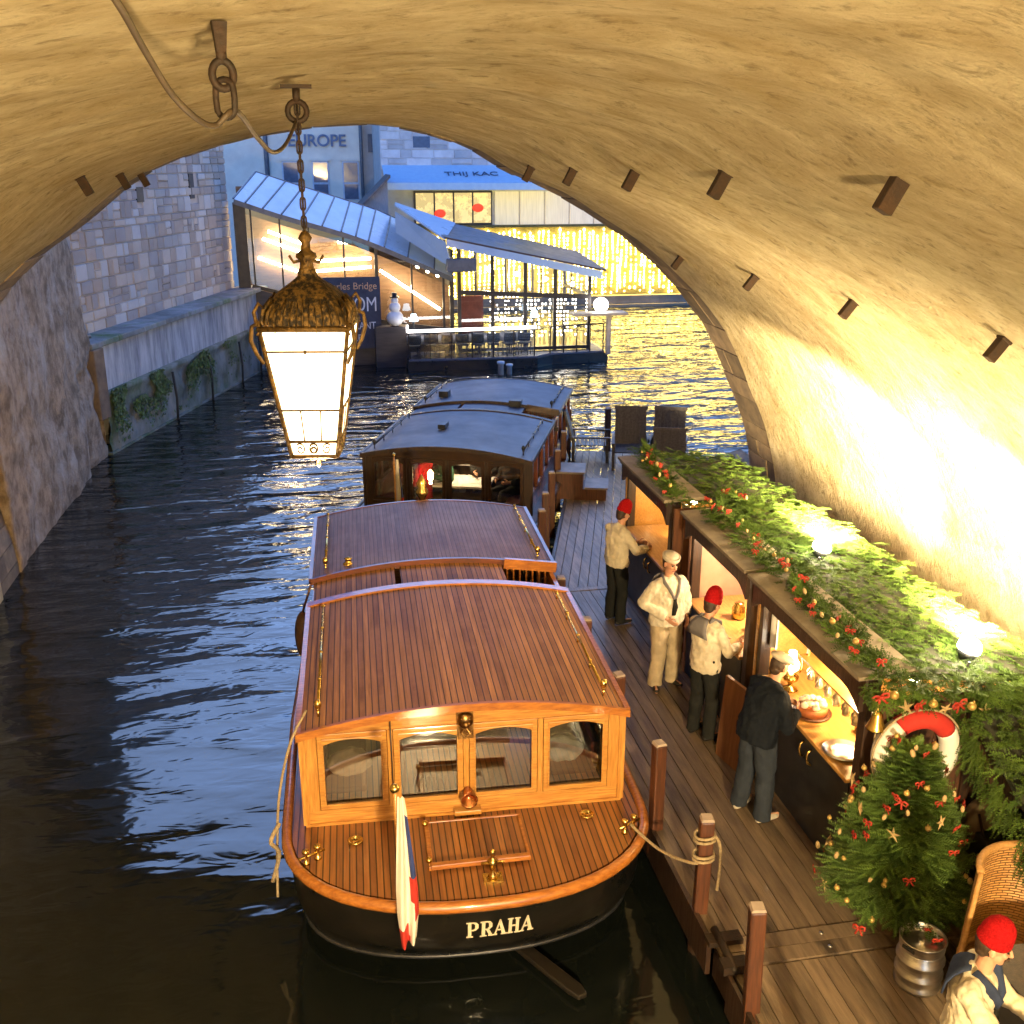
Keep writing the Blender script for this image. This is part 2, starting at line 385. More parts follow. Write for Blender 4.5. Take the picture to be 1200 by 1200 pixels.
# voussoir ring at the far mouth
mb = MB(); rg = random.Random(5)
k = 0
while k < len(AR)-1:
    st = rg.choice((2, 2, 3)); k2 = min(k+st, len(AR)-1); y0 = 17.25
    ys = [17.25, rg.uniform(17.55, 18.1), BY+.02] if rg.random() < .6 else [17.25, BY+.02]
    for ya, yb in zip(ys, ys[1:]):
        mb.rnd = rg.random(); ins = rg.uniform(-.035, -.008); g = .012; vs = []
        for dep in (ins, -.35):
            for yy in (ya+g-BY, yb-g-BY):
                for a, s_ in ((k, 1), (k2, -1)):
                    tg = (AR[min(a+1, len(AR)-1)]-AR[max(a-1, 0)]).normalized(); n = nrm_at(a); p = AR[a]+n*dep+tg*(g*s_); vs.append((p.x, yy, p.z))
        mb.add(vs, [(0, 1, 3, 2), (4, 6, 7, 5), (0, 4, 5, 1), (2, 3, 7, 6), (0, 2, 6, 4), (1, 5, 7, 3)])
    k = k2
mb.rnd = .3
mb.grid([[(p.x-nrm_at(i).x*.05, y-BY, p.z-nrm_at(i).z*.05) for i, p in enumerate(AR)] for y in (17.2, BY)])
mb.build('arch_ring', RINGM, bridge)
# outer face and body above the arch
mb = MB(); top = []
n = len(AR)
mb.grid([[(p.x-nrm_at(i).x*.34, -.0, p.z-nrm_at(i).z*.34) for i, p in enumerate(AR)], [(-16+34*i/(n-1), 0, 9.5) if 12 < i < n-13 else ((-16, 0, p.z) if i <= 12 else (18, 0, p.z)) for i, p in enumerate(AR)]])
mb.box(-16, 18, -24, .0, 9.5, 9.9)
mb.build('spandrel', STONEM, bridge)
BS = MB()
BS.box(-.042, .042, -.048, .048, -.1, .20); BS.box(-.05, .05, -.056, .056, -.1, .012)
PEGM = mat('old_iron_stub', (.028, .016, .010), (.055, .028, .013), .85, .1, scale=18, bump=1)
for (x, ys) in ((-2.5, (12.6, 15.2, 17.0)), (3.15, (12.84, 10.3, 7.95, 5.42, 15.4, 2.9)), (5.52, (15.76, 12.9, 10.3, 7.75, 5.2))):
    i = prof_at(x)
    n = nrm_at(i)
    for Y in ys:
        a = Matrix.Translation(AR[i]+V((0, Y-BY, 0))) @ n.to_track_quat('Z', 'Y').to_matrix().to_4x4()
        o = BS.build('beam_stub', PEGM, bridge, bevel=.008) if Y == 12.6 else o.copy()
        if Y != 12.6: COL.objects.link(o); o.parent = bridge
        o.matrix_local = a
# footing on the right, pier beyond the arch on the left
mb = MB(); mb.prism([(7.2, -.6), (7.35, .95), (8.5, 1.25), (8.5, -.6)], -1.6, 1.2, 'y'); mb.build('right_footing', ROUGHM, bridge)
mb = MB(); mb.smooth = True; rows = []
for j in range(40):
    r = []
    for i in range(40):
        z = -.5+9.0*i/39; Y = 18.48+(8.0-.19*max(0, z-1.0))*j/39; q = V((Y*1.1, z*1.1, 5)); d = .09*noise.noise(q)+.05*noise.noise(q*3.1)
        x = -5.44+.02*(Y-18.5)-.035*max(0, z-1.0)*(Y-18.5)/7
        if z < 2.4 and Y > 24.5: d -= .25*max(0, noise.noise(V((Y*1.5, z*1.2, 9)))+.3)
        r.append((x+d, Y-BY, z))
    if j == 0: rows.append([(x-2.0, y, z) for x, y, z in r])
    rows.append(r)
mb.grid(rows, flip=True)
rows = [[(-5.44+.13-.035*max(0, -.5+9.0*i/39-1)+r_*-1.9, 7.98-.19*max(0, -.5+9.0*i/39-1.0), -.5+9.0*i/39) for i in range(40)] for r_ in (0, 1)]
mb.smooth = False; mb.grid(rows); mb.build('left_pier', ROUGHM, bridge)

# ------------------------------------------------------------------ wall along the left of the canal
A = V((-5.27, 26.65, 0)); B = V((-1.92, 37.71, 0)); WR = atan2(B.y-A.y, B.x-A.x)
wt = thing('stone_house', 'old house wall of bluish sandstone blocks above the left quay', 'building', A, WR)
# local: x along the wall (away from camera), -y towards the water
mb = MB(Matrix.Translation((-.3, .75, 2.75)))
ashlar(mb, 11.6, 6.5, .2, .46, .22, .75, depth=.022, gap=.02, rng=random.Random(11), skip=lambda x, z: (abs(x-8.7) < .22 and 3.0 < z < 3.9) or (abs(x-5.1) < .25 and 3.0 < z < 3.6))
mb.rnd = .5; mb.box(-1.6, 11.6, .2, 5, -3, 6.6); mb.build('wall', STONEM, wt)
SLIT = mat('dark_slit', (.02, .02, .025), rough=.5)
for x0, x1, z0, z1 in ((8.53, 8.87, 3.08, 3.82), (4.88, 5.3, 3.1, 3.5)): mb = MB(Matrix.Translation((-.3, .75, 2.75))); mb.box(x0, x1, -.012, .1, z0, z1); mb.build('window', SLIT, wt)
mb = MB(); mb.tube([(-.1, .62, 2.95), (-.1, .62, 8.5)], .065, 10); mb.tube([(-.1, .62, 3.0), (.05, .5, 2.86), (.35, .35, 2.84)], .065, 10)
for z in (3.6, 5.2, 6.8): mb.tube([(-.1, .62, z), (-.1, .62, z+.06)], .085, 10)
mb.build('downpipe', mat('blue_grey_pipe', (.10, .11, .13), rough=.45, metal=.4), wt)

qw = thing('quay_wall', 'streaked grey quay wall with mossy foot and broad stone ledge', 'wall', A, WR)
STREAK = mat('streaked_render', (.52, .53, .54), (.22, .23, .25), .85, scale=1.2, stretch=(3.2, 3.2, .5), bump=.5, bscale=12, c3=(.14, .15, .15))
mb = MB(); mb.box(-.25, 11.9, .02, .9, 1.5, 2.66); mb.build('rendered_band', STREAK, qw)
mb = MB()
for i in range(9):
    x0 = -.55+i*1.4; mb.rnd = random.random(); mb.box(x0, x0+1.39, -.16, .8, 2.66, 2.8)
mb.build('ledge', mat('ledge_stone', (.30, .31, .31), (.17, .18, .17), .9, scale=2, bump=.7, bscale=20, rnd=.2, c3=(.09, .17, .05)), qw, bevel=.02)
mb = MB(); mb.smooth = True; rows = []
for i in range(19):
    z = -.5+2.02*i/18; r = []
    for j in range(100):
        x = -.1+12.0*j/99; d = .07*noise.noise(V((x*1.6, z*2, 2)))+.03*noise.noise(V((x*5, z*5, 7)))
        r.append((x, -.10-d+(-.06 if z > 1.4 else 0), z))
    rows.append(r)
rows.append([(-.1+12*j/99, .3, 1.53) for j in range(100)])
mb.grid(rows); mb.build('mossy_foot', MOSSM, qw)
mb = MB(); mb.box(-.62, -.12, -.22, .3, .95, 2.66); mb.build('buttress', mat('brown_buttress', (.22, .15, .09), (.13, .09, .06), .9, scale=3, bump=1, bscale=12), qw, bevel=.03)
mb = MB(); mb.box(-.2, 11.9, -.17, .3, -.4, .04); mb.build('footing', MOSSM, qw)
DRN = mat('dark_drain', (.03, .03, .028), rough=.8)
for x in (3.6, 6.2, 8.8, 10.6): mb = MB(); mb.tube([(x, -.2, 1.35), (x+.03, -.24, .6), (x-.02, -.22, -.2)], .035, 6); mb.build('drain_pipe', DRN, qw)
# a little ivy and moss on the foot
IVY = mat('ivy_leaves', (.07, .12, .02), (.03, .06, .012), .6, scale=6, rnd=.5)
mb = MB(); rg = random.Random(21)
for i in range(6500):
    x = abs(rg.gauss(0, 4.0)); z = 1.56-abs(rg.gauss(0, .48)); 
    if x > 11.5 or z < .15: continue
    if noise.noise(V((x*.9, z*1.1, 3))) < -.02: continue
    s_ = rg.uniform(.03, .065); c = V((x, -.19-rg.uniform(0, .07), z)); a = rg.uniform(0, 6.3); d = V((cos(a), rg.uniform(-.4, .4), sin(a)))*s_; e = V((-sin(a), rg.uniform(-.4, .4), cos(a)))*s_*.7
    mb.rnd = rg.random(); mb.add([c-d, c-e, c+d, c+e], [(0, 1, 2, 3)])
tag(mb.build('ivy', IVY, loc=A, rz=WR), 'patchy green ivy and moss hanging on the quay foot', 'ivy', kind='stuff')
# ------------------------------------------------------------------ the two wooden launches
TEAK = planks('teak_roof_planks', (.56, .26, .070), (.22, .085, .022), (.045, .018, .007), .060, 0, .17, .62, 0, bump=.6, dirt=(.33, .15, .045))
TEAKD = planks('teak_deck_planks', (.46, .19, .05), (.21, .075, .022), (.035, .013, .006), .058, 0, .2, .38, .3, bump=.4, dirt=(.26, .10, .03))
TEAKW = planks('weathered_purple_planks', (.26, .115, .065), (.15, .062, .038), (.05, .022, .015), .052, 0, .14, .55, .0, bump=.4, dirt=(.24, .14, .10))
SLATE = mat('blue_grey_roof_paint', (.075, .092, .135), (.05, .062, .095), .5, scale=1.5, bump=.15, bscale=25, spec=.35)
HULLB = mat('black_hull_paint', (.005, .0055, .005), (.012, .010, .008), .3, scale=2.5, coat=.25, bump=.25, bscale=9)
CUSH = mat('dark_red_leather', (.12, .02, .012), (.07, .012, .009), .5)
LINEN = mat('white_linen', (.72, .70, .66), (.6, .58, .54), .8)
LETTER = mat('cream_lettering', (.72, .64, .46), (.66, .58, .42), .5)
def ring_frame(mb, x0, x1, z0, z1, t, y0, y1, arch=.05, n=8):
    """window frame with a gently arched head, opening x0..x1"""
    inn = [(x0, z0), (x1, z0)] + [(x1+(x0-x1)*i/n, z1+arch*(1-(2*i/n-1)**2)-arch) for i in range(n+1)]
    out = [(x0-t, z0-t), (x1+t, z0-t)] + [(x1+t+(x0-x1-2*t)*i/n, z1+t) for i in range(n+1)]
    k = len(inn); vs = [(p[0], y0, p[1]) for p in out]+[(p[0], y0, p[1]) for p in inn]+[(p[0], y1, p[1]) for p in out]+[(p[0], y1, p[1]) for p in inn]
    fs = []
    for i in range(k):
        j = (i+1) % k; fs += [(i, j, k+j, k+i), (2*k+j, 2*k+i, 3*k+i, 3*k+j), (j, i, 2*k+i, 2*k+j), (k+i, k+j, 3*k+j, 3*k+i)]
    return mb.add(vs, fs)
def deck_outline(hw, stern, bow, ys=0.0, n=22, pw=2.3):
    """closed outline, anticlockwise from the starboard stern round to the bow"""
    P = []
    for i in range(n+1):
        a = -pi/2+pi*i/n/1.0; s_ = sin(-pi/2+pi*i/n)
        c = cos(a); x = hw*(1 if s_ >= 0 else -1)*abs(s_)**(2/pw); y = ys-stern*abs(c)**(2/pw); P.append((x, y))
    # P runs from (-hw, ys) by the stern to (hw, ys); then forward along starboard to the bow and back
    for y, f in ((2, 1.01), (4, .97), (5.2, .82), (6.1, .52), (6.6, .2)): P.append((hw*f, y))
    P.append((0, bow))
    for y, f in ((6.6, .2), (6.1, .52), (5.2, .82), (4, .97), (2, 1.01)): P.append((-hw*f, y))
    return P
def zroof(x, zc=2.25, ze=2.07, hw=1.5): return zc-(zc-ze)*(x/hw)**2
def arched(mb, x0, x1, y0, y1, dz=0, t=.05, n=18, zc=2.25, ze=2.07):
    xs = [x0+(x1-x0)*i/n for i in range(n+1)]
    up = [(x, zroof(x, zc, ze)+dz) for x in xs]; dn = [(x, z-t) for x, z in up[::-1]]
    mb.prism(up+dn, y0, y1, 'y'); return mb
def make_boat(name, label, loc, rz, P):
    bt = thing(name, label, 'boat', loc, rz)
    O = lambda hw, st, ys: deck_outline(hw, st, 6.85, ys)
    lev = [(1.66, 1.26, 0, .98), (1.66, 1.25, 0, .86), (1.64, 1.18, .02, .5), (1.57, .98, .06, .2), (1.48, .74, .1, 0), (1.2, .3, .3, -.45)]
    mb = MB(); mb.smooth = True; rows = [[(x, y, z) for x, y in O(hw, st, ys)+[O(hw, st, ys)[0]]] for hw, st, ys, z in lev]
    mb.grid(rows); mb.build('hull', P['hull'], bt)
    mb = MB(); o = O(1.63, 1.22, 0); mb.prism(o, .98, 1.03, 'z'); mb.build('deck', P['deck'], bt)
    mb = MB(); pts = [(x, y, 1.0) for x, y in O(1.68, 1.28, 0)]; mb.tube(pts, [(.055, .05)]*len(pts), 10, closed=True, ref=(0, 0, 1)); mb.build('rubbing_rail', P['rail'], bt)
    mb = MB(); pts = [(x, y, .14) for x, y in O(1.56, .93, .07)]; mb.tube(pts, .022, 6, closed=True, ref=(0, 0, 1)); mb.build('chine_strip', DKMETAL, bt)
    # cabin: sills, posts, heads
    fr, fv = P['frame'], P['framev']
    mb = MB(); mb.box(-1.47, 1.47, 0, .05, 1.03, 1.19); mb.box(-1.5, 1.5, -.02, .0, 1.032, 1.06)
    xs = [-1.47+2.94*i/16 for i in range(17)]
    mb.prism([(-1.47, 1.985), (1.47, 1.985)]+[(x, zroof(x)-.052) for x in xs[::-1]], 0, .05, 'y'); mb.build('stern_panel', fr, bt)
    wins = [(-1.31, -.77), (-.62, -.07), (.08, .63), (.78, 1.31)]
    for a, b_ in ((-1.47, -1.36), (-.72, -.67), (-.02, .03), (.68, .73), (1.36, 1.47)): mb = MB(); mb.box(a, b_, -.012, .06, 1.19, 1.99); mb.build('window_post', fv, bt)
    for a in (-1.52, 1.46): mb = MB(); mb.box(a, a+.06, -.03, .06, 1.06, 2.02); mb.build('corner_post', fv, bt)
    for a, b_ in wins:
        mb = MB(); ring_frame(mb, a, b_, 1.25, 1.95, .045, -.02, .03, .05); ring_frame(mb, a+.012, b_-.012, 1.262, 1.938, .014, -.034, -.018, .05)
        f = mb.build('window', fr, bt, bevel=.006)
        mb = MB(); mb.box(a-.01, b_+.01, .008, .014, 1.24, 1.96); mb.build('pane', GLASS, f)
    for s in (-1, 1):
        mb = MB(); x = 1.45*s; mb.box(x-.025, x+.025, .05, 5.75, 1.03, 1.36); mb.box(x-.025, x+.025, .05, 5.75, 1.94, 2.03)
        for i in range(9):
            y = .05+5.6*i/8; mb.box(x-.035, x+.035, y, y+.12, 1.36, 1.94)
        mb.build('side_panel', P['side'], bt)
        
        for i in range(8): y = .05+5.6*i/8; mb = MB(); mb.box(x-.004, x+.004, y+.12, y+.7, 1.36, 1.94); mb.build('side_window', GLASS, bt)
    mb = MB(); mb.box(-1.45, 1.45, 5.7, 5.76, 1.03, 2.1); mb.build('bow_panel', P['side'], bt)
    # roofs
    mb = MB(); arched(mb, -1.5, 1.5, -.1, 2.72); r1 = mb.build('roof', P['roof1'], bt)
    mb = MB(); arched(mb, -1.53, 1.53, -.135, -.095, .012, .075); mb.build('roof_edge', P['rail'], r1); mb = MB(); arched(mb, -1.52, 1.52, 2.70, 2.82, .022, .07); mb.build('roof_edge', P['rail'], r1)
    for s in (-1, 1):
        mb = MB(); mb.bar((1.51*s, -.1, 2.05), (1.51*s, 2.8, 2.05), .05, .07); mb.build('roof_edge', P['rail'], r1)
    mb = MB(); arched(mb, -1.46, -.50, 2.82, 3.52, -.03); arched(mb, -.43, .82, 2.82, 3.52, -.03); mb.build('sliding_hatch', P['roofm'], bt)
    mb = MB(); mb.bar((.86, 3.48, 2.18), (1.52, 3.48, 2.09), .05, .13); mb.bar((.86, 3.48, 1.75), (1.52, 3.48, 1.75), .05, .08)
    for i in range(8): mb.bar((.9+.08*i, 3.48, 1.75), (.9+.08*i, 3.48, 2.12), .03, .02, up=(1, 0, 0))
    mb.build('seat_back', P['rail'], bt)
    mb = MB(); mb.box(.88, 1.42, 2.95, 3.4, 1.45, 1.52); mb.build('seat', P['rail'], bt)
    mb = MB(); arched(mb, -1.5, 1.5, 3.52, 5.85, .02); r2 = mb.build('roof', P['roof2'], bt)
    mb = MB(); arched(mb, -1.52, 1.52, 3.49, 3.53, .03, .08); mb.build('roof_edge', P['rail2'], r2); mb = MB(); arched(mb, -1.52, 1.52, 5.84, 5.88, .03, .08); mb.build('roof_edge', P['rail2'], r2)
    for s in (-1, 1):
        mb = MB(); mb.bar((1.51*s, 3.5, 2.07), (1.51*s, 5.88, 2.07), .045, .07); mb.build('roof_edge', P['rail2'], r2)
    # hand rails on the roofs
    for r_, a, b_, zz in ((r1, .12, 2.45, 2.09), (r2, 3.75, 5.7, 2.11)):
        for s in (-1, 1):
            x = 1.33*s; z = zroof(x)+.075; n = 5; mb = MB()
            mb.tube([(x, a, z), (x, b_, z)], .014, 8)
            for i in range(n):
                y = a+(b_-a)*i/(n-1); mb.tube([(x, y, z-.10), (x, y, z)], .011, 6); mb.ell((x, y, z+.004), .022, n=8, m=6)
            mb.ell((x, a, z+.05), .035, .035, .05, 8, 6); mb.build('hand_rail', P['metal'], r_)
    # inside
    mb = MB(); mb.box(-1.4, 1.4, .08, 5.6, .7, .74); mb.build('cabin_floor', CUSH, bt)
    for s in (-1, 1):
        mb = MB(); mb.box(s*1.38-.0 if s < 0 else .92, -.92 if s < 0 else 1.38, .5, 5.2, .74, 1.08); mb.box(-1.4 if s < 0 else 1.32, -1.32 if s < 0 else 1.4, .5, 5.2, 1.08, 1.38); mb.build('bench', CUSH, bt, bevel=.03)
    for y in (.9, 2.4, 4.0):
        mb = MB(); mb.box(-.55, .55, y, y+.75, 1.20, 1.24); mb.box(-.05, .05, y+.3, y+.4, .74, 1.2); mb.box(-.5, -.1, y+.1, y+.5, 1.24, 1.246); mb.box(.12, .5, y+.2, y+.6, 1.24, 1.246); mb.build('table', P['table'], bt, bevel=.01)
    return bt
PN = dict(hull=HULLB, deck=TEAKD, rail=VARND, rail2=mat('wine_varnish', (.16, .045, .02), (.10, .03, .015), .35, scale=3, coat=.4), frame=VARN, framev=VARNV, side=VARND, roof1=TEAK, roofm=TEAK, roof2=TEAKW, metal=BRASS, table=WOODRED)
boat = make_boat('wooden_launch', 'varnished teak launch with a black hull lettered PRAHA at its stern', (1.13, 8.42, 0), radians(-2.0), PN)
# fittings of the near launch
def knob(r, h): return [(r, 0), (r*.9, .02), (r*.45, .03), (r*.4, h*.6), (r*.75, h*.75), (r*.6, h*.95), (.001, h)]
mb = MB()
for i in range(9): mb.rnd = .5
mb.box(-.38, .46, -.78, -.16, 1.03, 1.062); hat = mb.build('deck_hatch', TEAKD, boat, bevel=.006)
mb = MB(); mb.bar((-.40, -.82, 1.08), (.48, -.80, 1.08), .055, .05); mb.box(-.42, -.375, -.82, -.14, 1.03, 1.075); mb.box(-.375, .49, -.16, -.135, 1.03, 1.07); mb.box(.46, .49, -.80, -.16, 1.03, 1.07); mb.build('hatch_rim', VARND, hat, bevel=.008)
for y in (-.2, -.74): mb = MB(); mb.ell((-.41, y, 1.09), .03); mb.build('hinge', BRASS, hat)
for x in (-1.05, 1.12):
    mb = MB(); mb.lathe([(.05, 0), (.07, .012), (.07, .025), (.052, .028), (.05, .014), (.001, .014)], (x, -.30 if x < 0 else -.22, 1.03), 16); mb.build('deck_ventilator', BRASS, boat)
for x, y in ((-1.43, -.52), (1.46, -.50)):
    mb = MB()
    for dx in (-.05, .05): mb.lathe([(.035, 0), (.03, .02), (.018, .03), (.018, .10), (.034, .115), (.03, .14), (.001, .15)], (x+dx, y+dx*.6, 1.03), 10)
    mb.tube([(x-.11, y-.06, 1.10), (x+.11, y+.06, 1.10)], .014, 8); mb.build('mooring_cleat', BRASS, boat)
mb = MB(); mb.cbox((.12, -1.0, 1.04), .17, .12, .025); mb.lathe([(.05, 0), (.035, .03), (.02, .08), (.035, .15), (.05, .165), (.02, .18), (.015, .24), (.03, .26), (.001, .29)], (.12, -1.0, 1.05), 12); mb.tube([(.02, -1.0, 1.20), (.22, -1.0, 1.20)], .014, 8); mb.build('bollard', BRASS, boat)
mb = MB(); mb.cbox((.005, -.05, 1.09), .26, .1, .05); mb.build('horn_base', VARN, boat, bevel=.01)
mb = MB(); mb.lathe([(.05, -.1), (.045, 0), (.05, .06), (.075, .10), (.082, .105), (.07, .10), (.03, .04), (.001, .03)], (0, 0, 0), 16, M=Matrix.Translation((.01, -.08, 1.28)) @ Matrix.Rotation(radians(90), 4, 'X')); mb.tube([(.01, -.05, 1.1), (.01, -.05, 1.28)], .022, 8); mb.build('brass_horn', mat('copper_horn', (.55, .24, .10), (.4, .16, .06), .3, 1), boat)
mb = MB(); M_ = Matrix.Translation((-.005, -.07, 2.02))
mb.cbox((0, .03, 0), .15, .05, .3, M=M_); mb.ell((0, -.01, .05), .075, .05, .085, M=M_); mb.ell((0, -.05, .03), .04, .035, .035, M=M_); mb.ell((-.035, -.04, .075), .016, M=M_); mb.ell((.035, -.04, .075), .016, M=M_);
mb.tube([M_ @ V(p) for p in ((0, -.03, -.02), (.045, -.04, -.07), (0, -.045, -.12), (-.045, -.04, -.07))], .012, 8, closed=True); mb.build('lion_mask', mat('old_bronze', (.30, .17, .06), (.12, .06, .02), .35, 1, scale=20), boat)
mb = MB(); mb.tube([(-.68, -.09, 1.3), (-.69, -.09, 2.2)], .006, 6); mb.build('aerial', DKMETAL, boat)
for i, (x, y) in enumerate(((-.3, 1.2), (.3, 1.25), (-.25, 2.7), (.3, 2.75))):
    mb = MB(); mb.lathe([(.08, 0), (.13, .012), (.135, .016), (.001, .006)], (x, y, 1.25), 16); q = mb.build('dinner_plate', WHITE, loc=(1.13, 8.42, 0), rz=radians(-2.0)); tag(q, 'white plate laid on a table inside the teak cabin', 'plate', 'white plates on the cabin tables')
for i, (x, y, c) in enumerate(((-1.1, .85, (.45, .30, .2)), (1.08, .8, (.4, .38, .36)), (1.1, 1.6, (.3, .28, .27)), (-1.08, 1.8, (.42, .25, .15)))):
    mb = MB(); mb.ell((x, y, 1.16), .24, .2, .11, 14, 10); q = voxel(mb, 'cushion', mat('cushion_cloth%d' % i, c, rough=.9), None, .03, 3, .03, 8); q.location = (1.13, 8.42, 0); q.rotation_euler = (0, 0, radians(-2)); tag(q, ('tan cushion on the left bench of the teak cabin', 'pale grey cushion on the right bench near the stern window', 'dark grey cushion further along the right bench', 'brown cushion further along the left bench')[i], 'cushion')
# stern name, set on the raked counter
# the counter surface by angle: place each letter on its own spot
from mathutils.bvhtree import BVHTree
hull = [c for c in boat.children if c.name.startswith('hull')][0].data
bvh = BVHTree.FromPolygons([v.co for v in hull.vertices], [p.vertices for p in hull.polygons])
for i, chh in enumerate('PRAHA'):
    x = .15+(i-2)*.118
    h0, n0, _, _ = bvh.ray_cast(V((x, -4, .70)), V((0, 1, 0)))
    if n0.y > 0: n0 = -n0
    dx = V((0, 0, 1)).cross(n0).normalized(); up = n0.cross(dx).normalized()
    mb = MB(Matrix.Translation(h0+n0*.004) @ Matrix((dx, up, n0)).transposed().to_4x4() @ Matrix.Diagonal((.145, .20, .004, 1)) @ Matrix.Translation((-.36, -.5, 0)))
    def q_(*p): mb.prism(list(p), 0, 1)
    def b_(x0, x1, y0, y1): q_((x0, y0), (x1, y0), (x1, y1), (x0, y1))
    if chh in 'PR':
        b_(.1, .3, .07, .93); b_(0, .4, 0, .07); b_(0, .42, .93, 1); q_((.42, .93), (.42, 1), (.58, .97), (.68, .88), (.52, .84)); b_(.52, .72, .60, .84); q_((.42, .50), (.52, .60), (.70, .60), (.58, .47), (.42, .43)); b_(.3, .42, .43, .5)
        if chh == 'R': q_((.36, .43), (.56, .43), (.74, .07), (.54, .07)); b_(.5, .82, 0, .07)
    elif chh == 'A': q_((.04, .07), (.13, .07), (.42, .95), (.34, 1)); q_((.34, 1), (.42, 1), (.72, .07), (.50, .07), (.34, .66)); b_(.2, .5, .30, .37); b_(-.04, .22, 0, .07); b_(.44, .80, 0, .07)
    else:
        b_(.08, .27, .07, .93); b_(.50, .69, .07, .93); b_(.27, .50, .46, .54)
        for x0 in (0, .42):
            b_(x0, x0+.35, 0, .07); b_(x0, x0+.35, .93, 1)
    mb.build('letter', LETTER, boat)
# rudder, brass figure at the bow, fender
mb = MB(); mb.prism([(.25, -.62), (.38, -.60), (.86, -1.32), (.88, -1.42), (.80, -1.45), (.72, -1.36)], .04, .09, 'z'); mb.build('rudder', mat('dark_rudder', (.02, .016, .012), rough=.4), boat, bevel=.01)
mb = MB(); mb.lathe([(.09, 0), (.05, .05), (.04, .18), (.08, .24), (.10, .3), (.06, .36), (.085, .42), (.03, .5), (.001, .56)], (.02, 6.05, 2.06), 14); mb.tube([(.02, 6.05, 1.0), (.02, 6.05, 2.08)], .03, 8); mb.build('bow_finial', BRASS, boat)
mb = MB(); mb.ell((-1.62, 3.3, 1.45), .11, .14, .32, 14, 10); mb.tube([(-1.62, 3.3, 1.75), (-1.5, 3.3, 2.1)], .015, 6); tag(mb.build('fender', mat('brown_leather', (.12, .055, .028), (.07, .03, .016), .5, bump=.4), None, loc=(1.13, 8.42, 0), rz=radians(-2.0)), 'brown leather fender hung over the side of the teak launch', 'fender')
mb = MB(); mb.lathe([(.06, 0), (.07, .03), (.04, .05), (.035, .09), (.05, .1), (.001, .12)], (-1.05, 3.75, 2.15), 12); mb.build('roof_lamp', BRASS, boat)
# flag of the near launch (hangs limp from its staff)
def flag(loc, rz, label, mats, sc=1, up=V((-.03, -.24, 1))):
    fl = thing('flag', label, 'flag', loc, rz)
    top = up.normalized()*1.32*sc
    mb = MB(); mb.tube([(0, 0, -.02), top], .016, 8); mb.build('staff', VARN, fl)
    mb = MB(); mb.ell(top+V((0, 0, .03)), .04*sc); mb.build('brass_ball', BRASS, fl)
    mb = MB(); mb.smooth = True; rows = []
    for i in range(25):
        f = i/24; z = top.z-.04-1.42*sc*f; wd = (.055+.12*min(1, f*1.6)-.05*max(0, f-.8)*5)*sc; r = []
        for j in range(15):
            g = j/14; x = (g-.42)*wd; y = top.y-.02+.035*sc*sin(g*11+f*3)*(.4+f)
            r.append((x+.02*f, y, z+.05*sc*g*f))
        rows.append(r)
    n = 15; base = len(mb.v)
    for r in rows: mb.v += [mb.M @ V(p) for p in r]
    for i in range(24):
        for j in range(14):
            mb.f.append([i*n+j, i*n+j+1, (i+1)*n+j+1, (i+1)*n+j]); mb.sm.append(True); mb.r.append(.5); mb.uv.append(None)
            f = i/24; g = j/14
            mb.mi.append(2 if (f > .86 and g < .62-(1-f)*1.5) or (.50 < f < .80 and g > .62+(.12 if f > .7 else 0)) else (1 if f < .52 and f > .12 and g > .66 else 0))
    mb.build('cloth', mats, fl)
    return fl
FM = [mat('flag_white', (.78, .74, .66), (.7, .66, .58), .85), mat('flag_blue', (.03, .05, .22), (.02, .04, .16), .85), mat('flag_red', (.50, .03, .02), (.4, .02, .015), .85)]
flag((.42, 7.30, 1.0), 0, 'limp white blue and red flag on the stern of the teak launch', FM)

PF = dict(hull=HULLB, deck=mat('dark_deck', (.05, .03, .02), rough=.4), rail=WOODDK, rail2=WOODDK, frame=mat('dark_frame', (.05, .024, .012), (.03, .015, .01), .35, coat=.4), framev=WOODDK, side=mat('red_mahogany', (.17, .045, .018), (.10, .026, .012), .3, scale=3, stretch=(10, 10, 1), coat=.5), roof1=SLATE, roofm=SLATE, roof2=SLATE, metal=DKMETAL, table=LINEN)
boat2 = make_boat('wooden_launch', 'dark wooden launch with blue grey painted roofs and lamplit cabin windows', (2.08, 17.35, 0), radians(-20.3), PF)
def in2(x, y, z):
    return Matrix.Translation((2.08, 17.35, 0)) @ Matrix.Rotation(radians(-20.3), 4, 'Z') @ V((x, y, z))
mb = MB(); mb.lathe([(.03, 0), (.02, .06), (.05, .09), (.055, .2), (.03, .24), (.001, .27)], (-.4, .4, 1.42), 12); mb.build('cabin_lamp', glow('warm_lamp', (1, .62, .25), 14), boat2)
for x, y in ((.7, .6), (-1.1, 1.2), (1.15, 2.2)):
    mb = MB(); mb.ell((x, y, 1.92), .05); mb.build('cabin_lamp', glow('warm_lamp', (1, .66, .3), 8), boat2)
mb = MB(); mb.box(-.42, -.28, 1.1, 1.4, 2.26, 2.34) ; mb.build('roof_vent', DKMETAL, boat2)
mb = MB(); mb.box(-1.1, -.9, 4.0, 4.25, 2.2, 2.33); mb.build('roof_vent', DKMETAL, boat2); mb = MB(); mb.box(.5, .75, 3.4, 3.6, 2.2, 2.32); mb.build('roof_vent', DKMETAL, boat2)
l = bpy.data.lights.new('cabin_light', 'POINT'); l.energy = 28; l.color = (1, .66, .34); l.shadow_soft_size = .15
o = bpy.data.objects.new('cabin_light', l); COL.objects.link(o); o.location = in2(0, 1.4, 1.9)
flag(in2(-.72, -.75, 1.0), radians(-20), 'furled pale flag standing at the stern of the dark launch', FM, .9, up=V((-.05, .15, 1)))
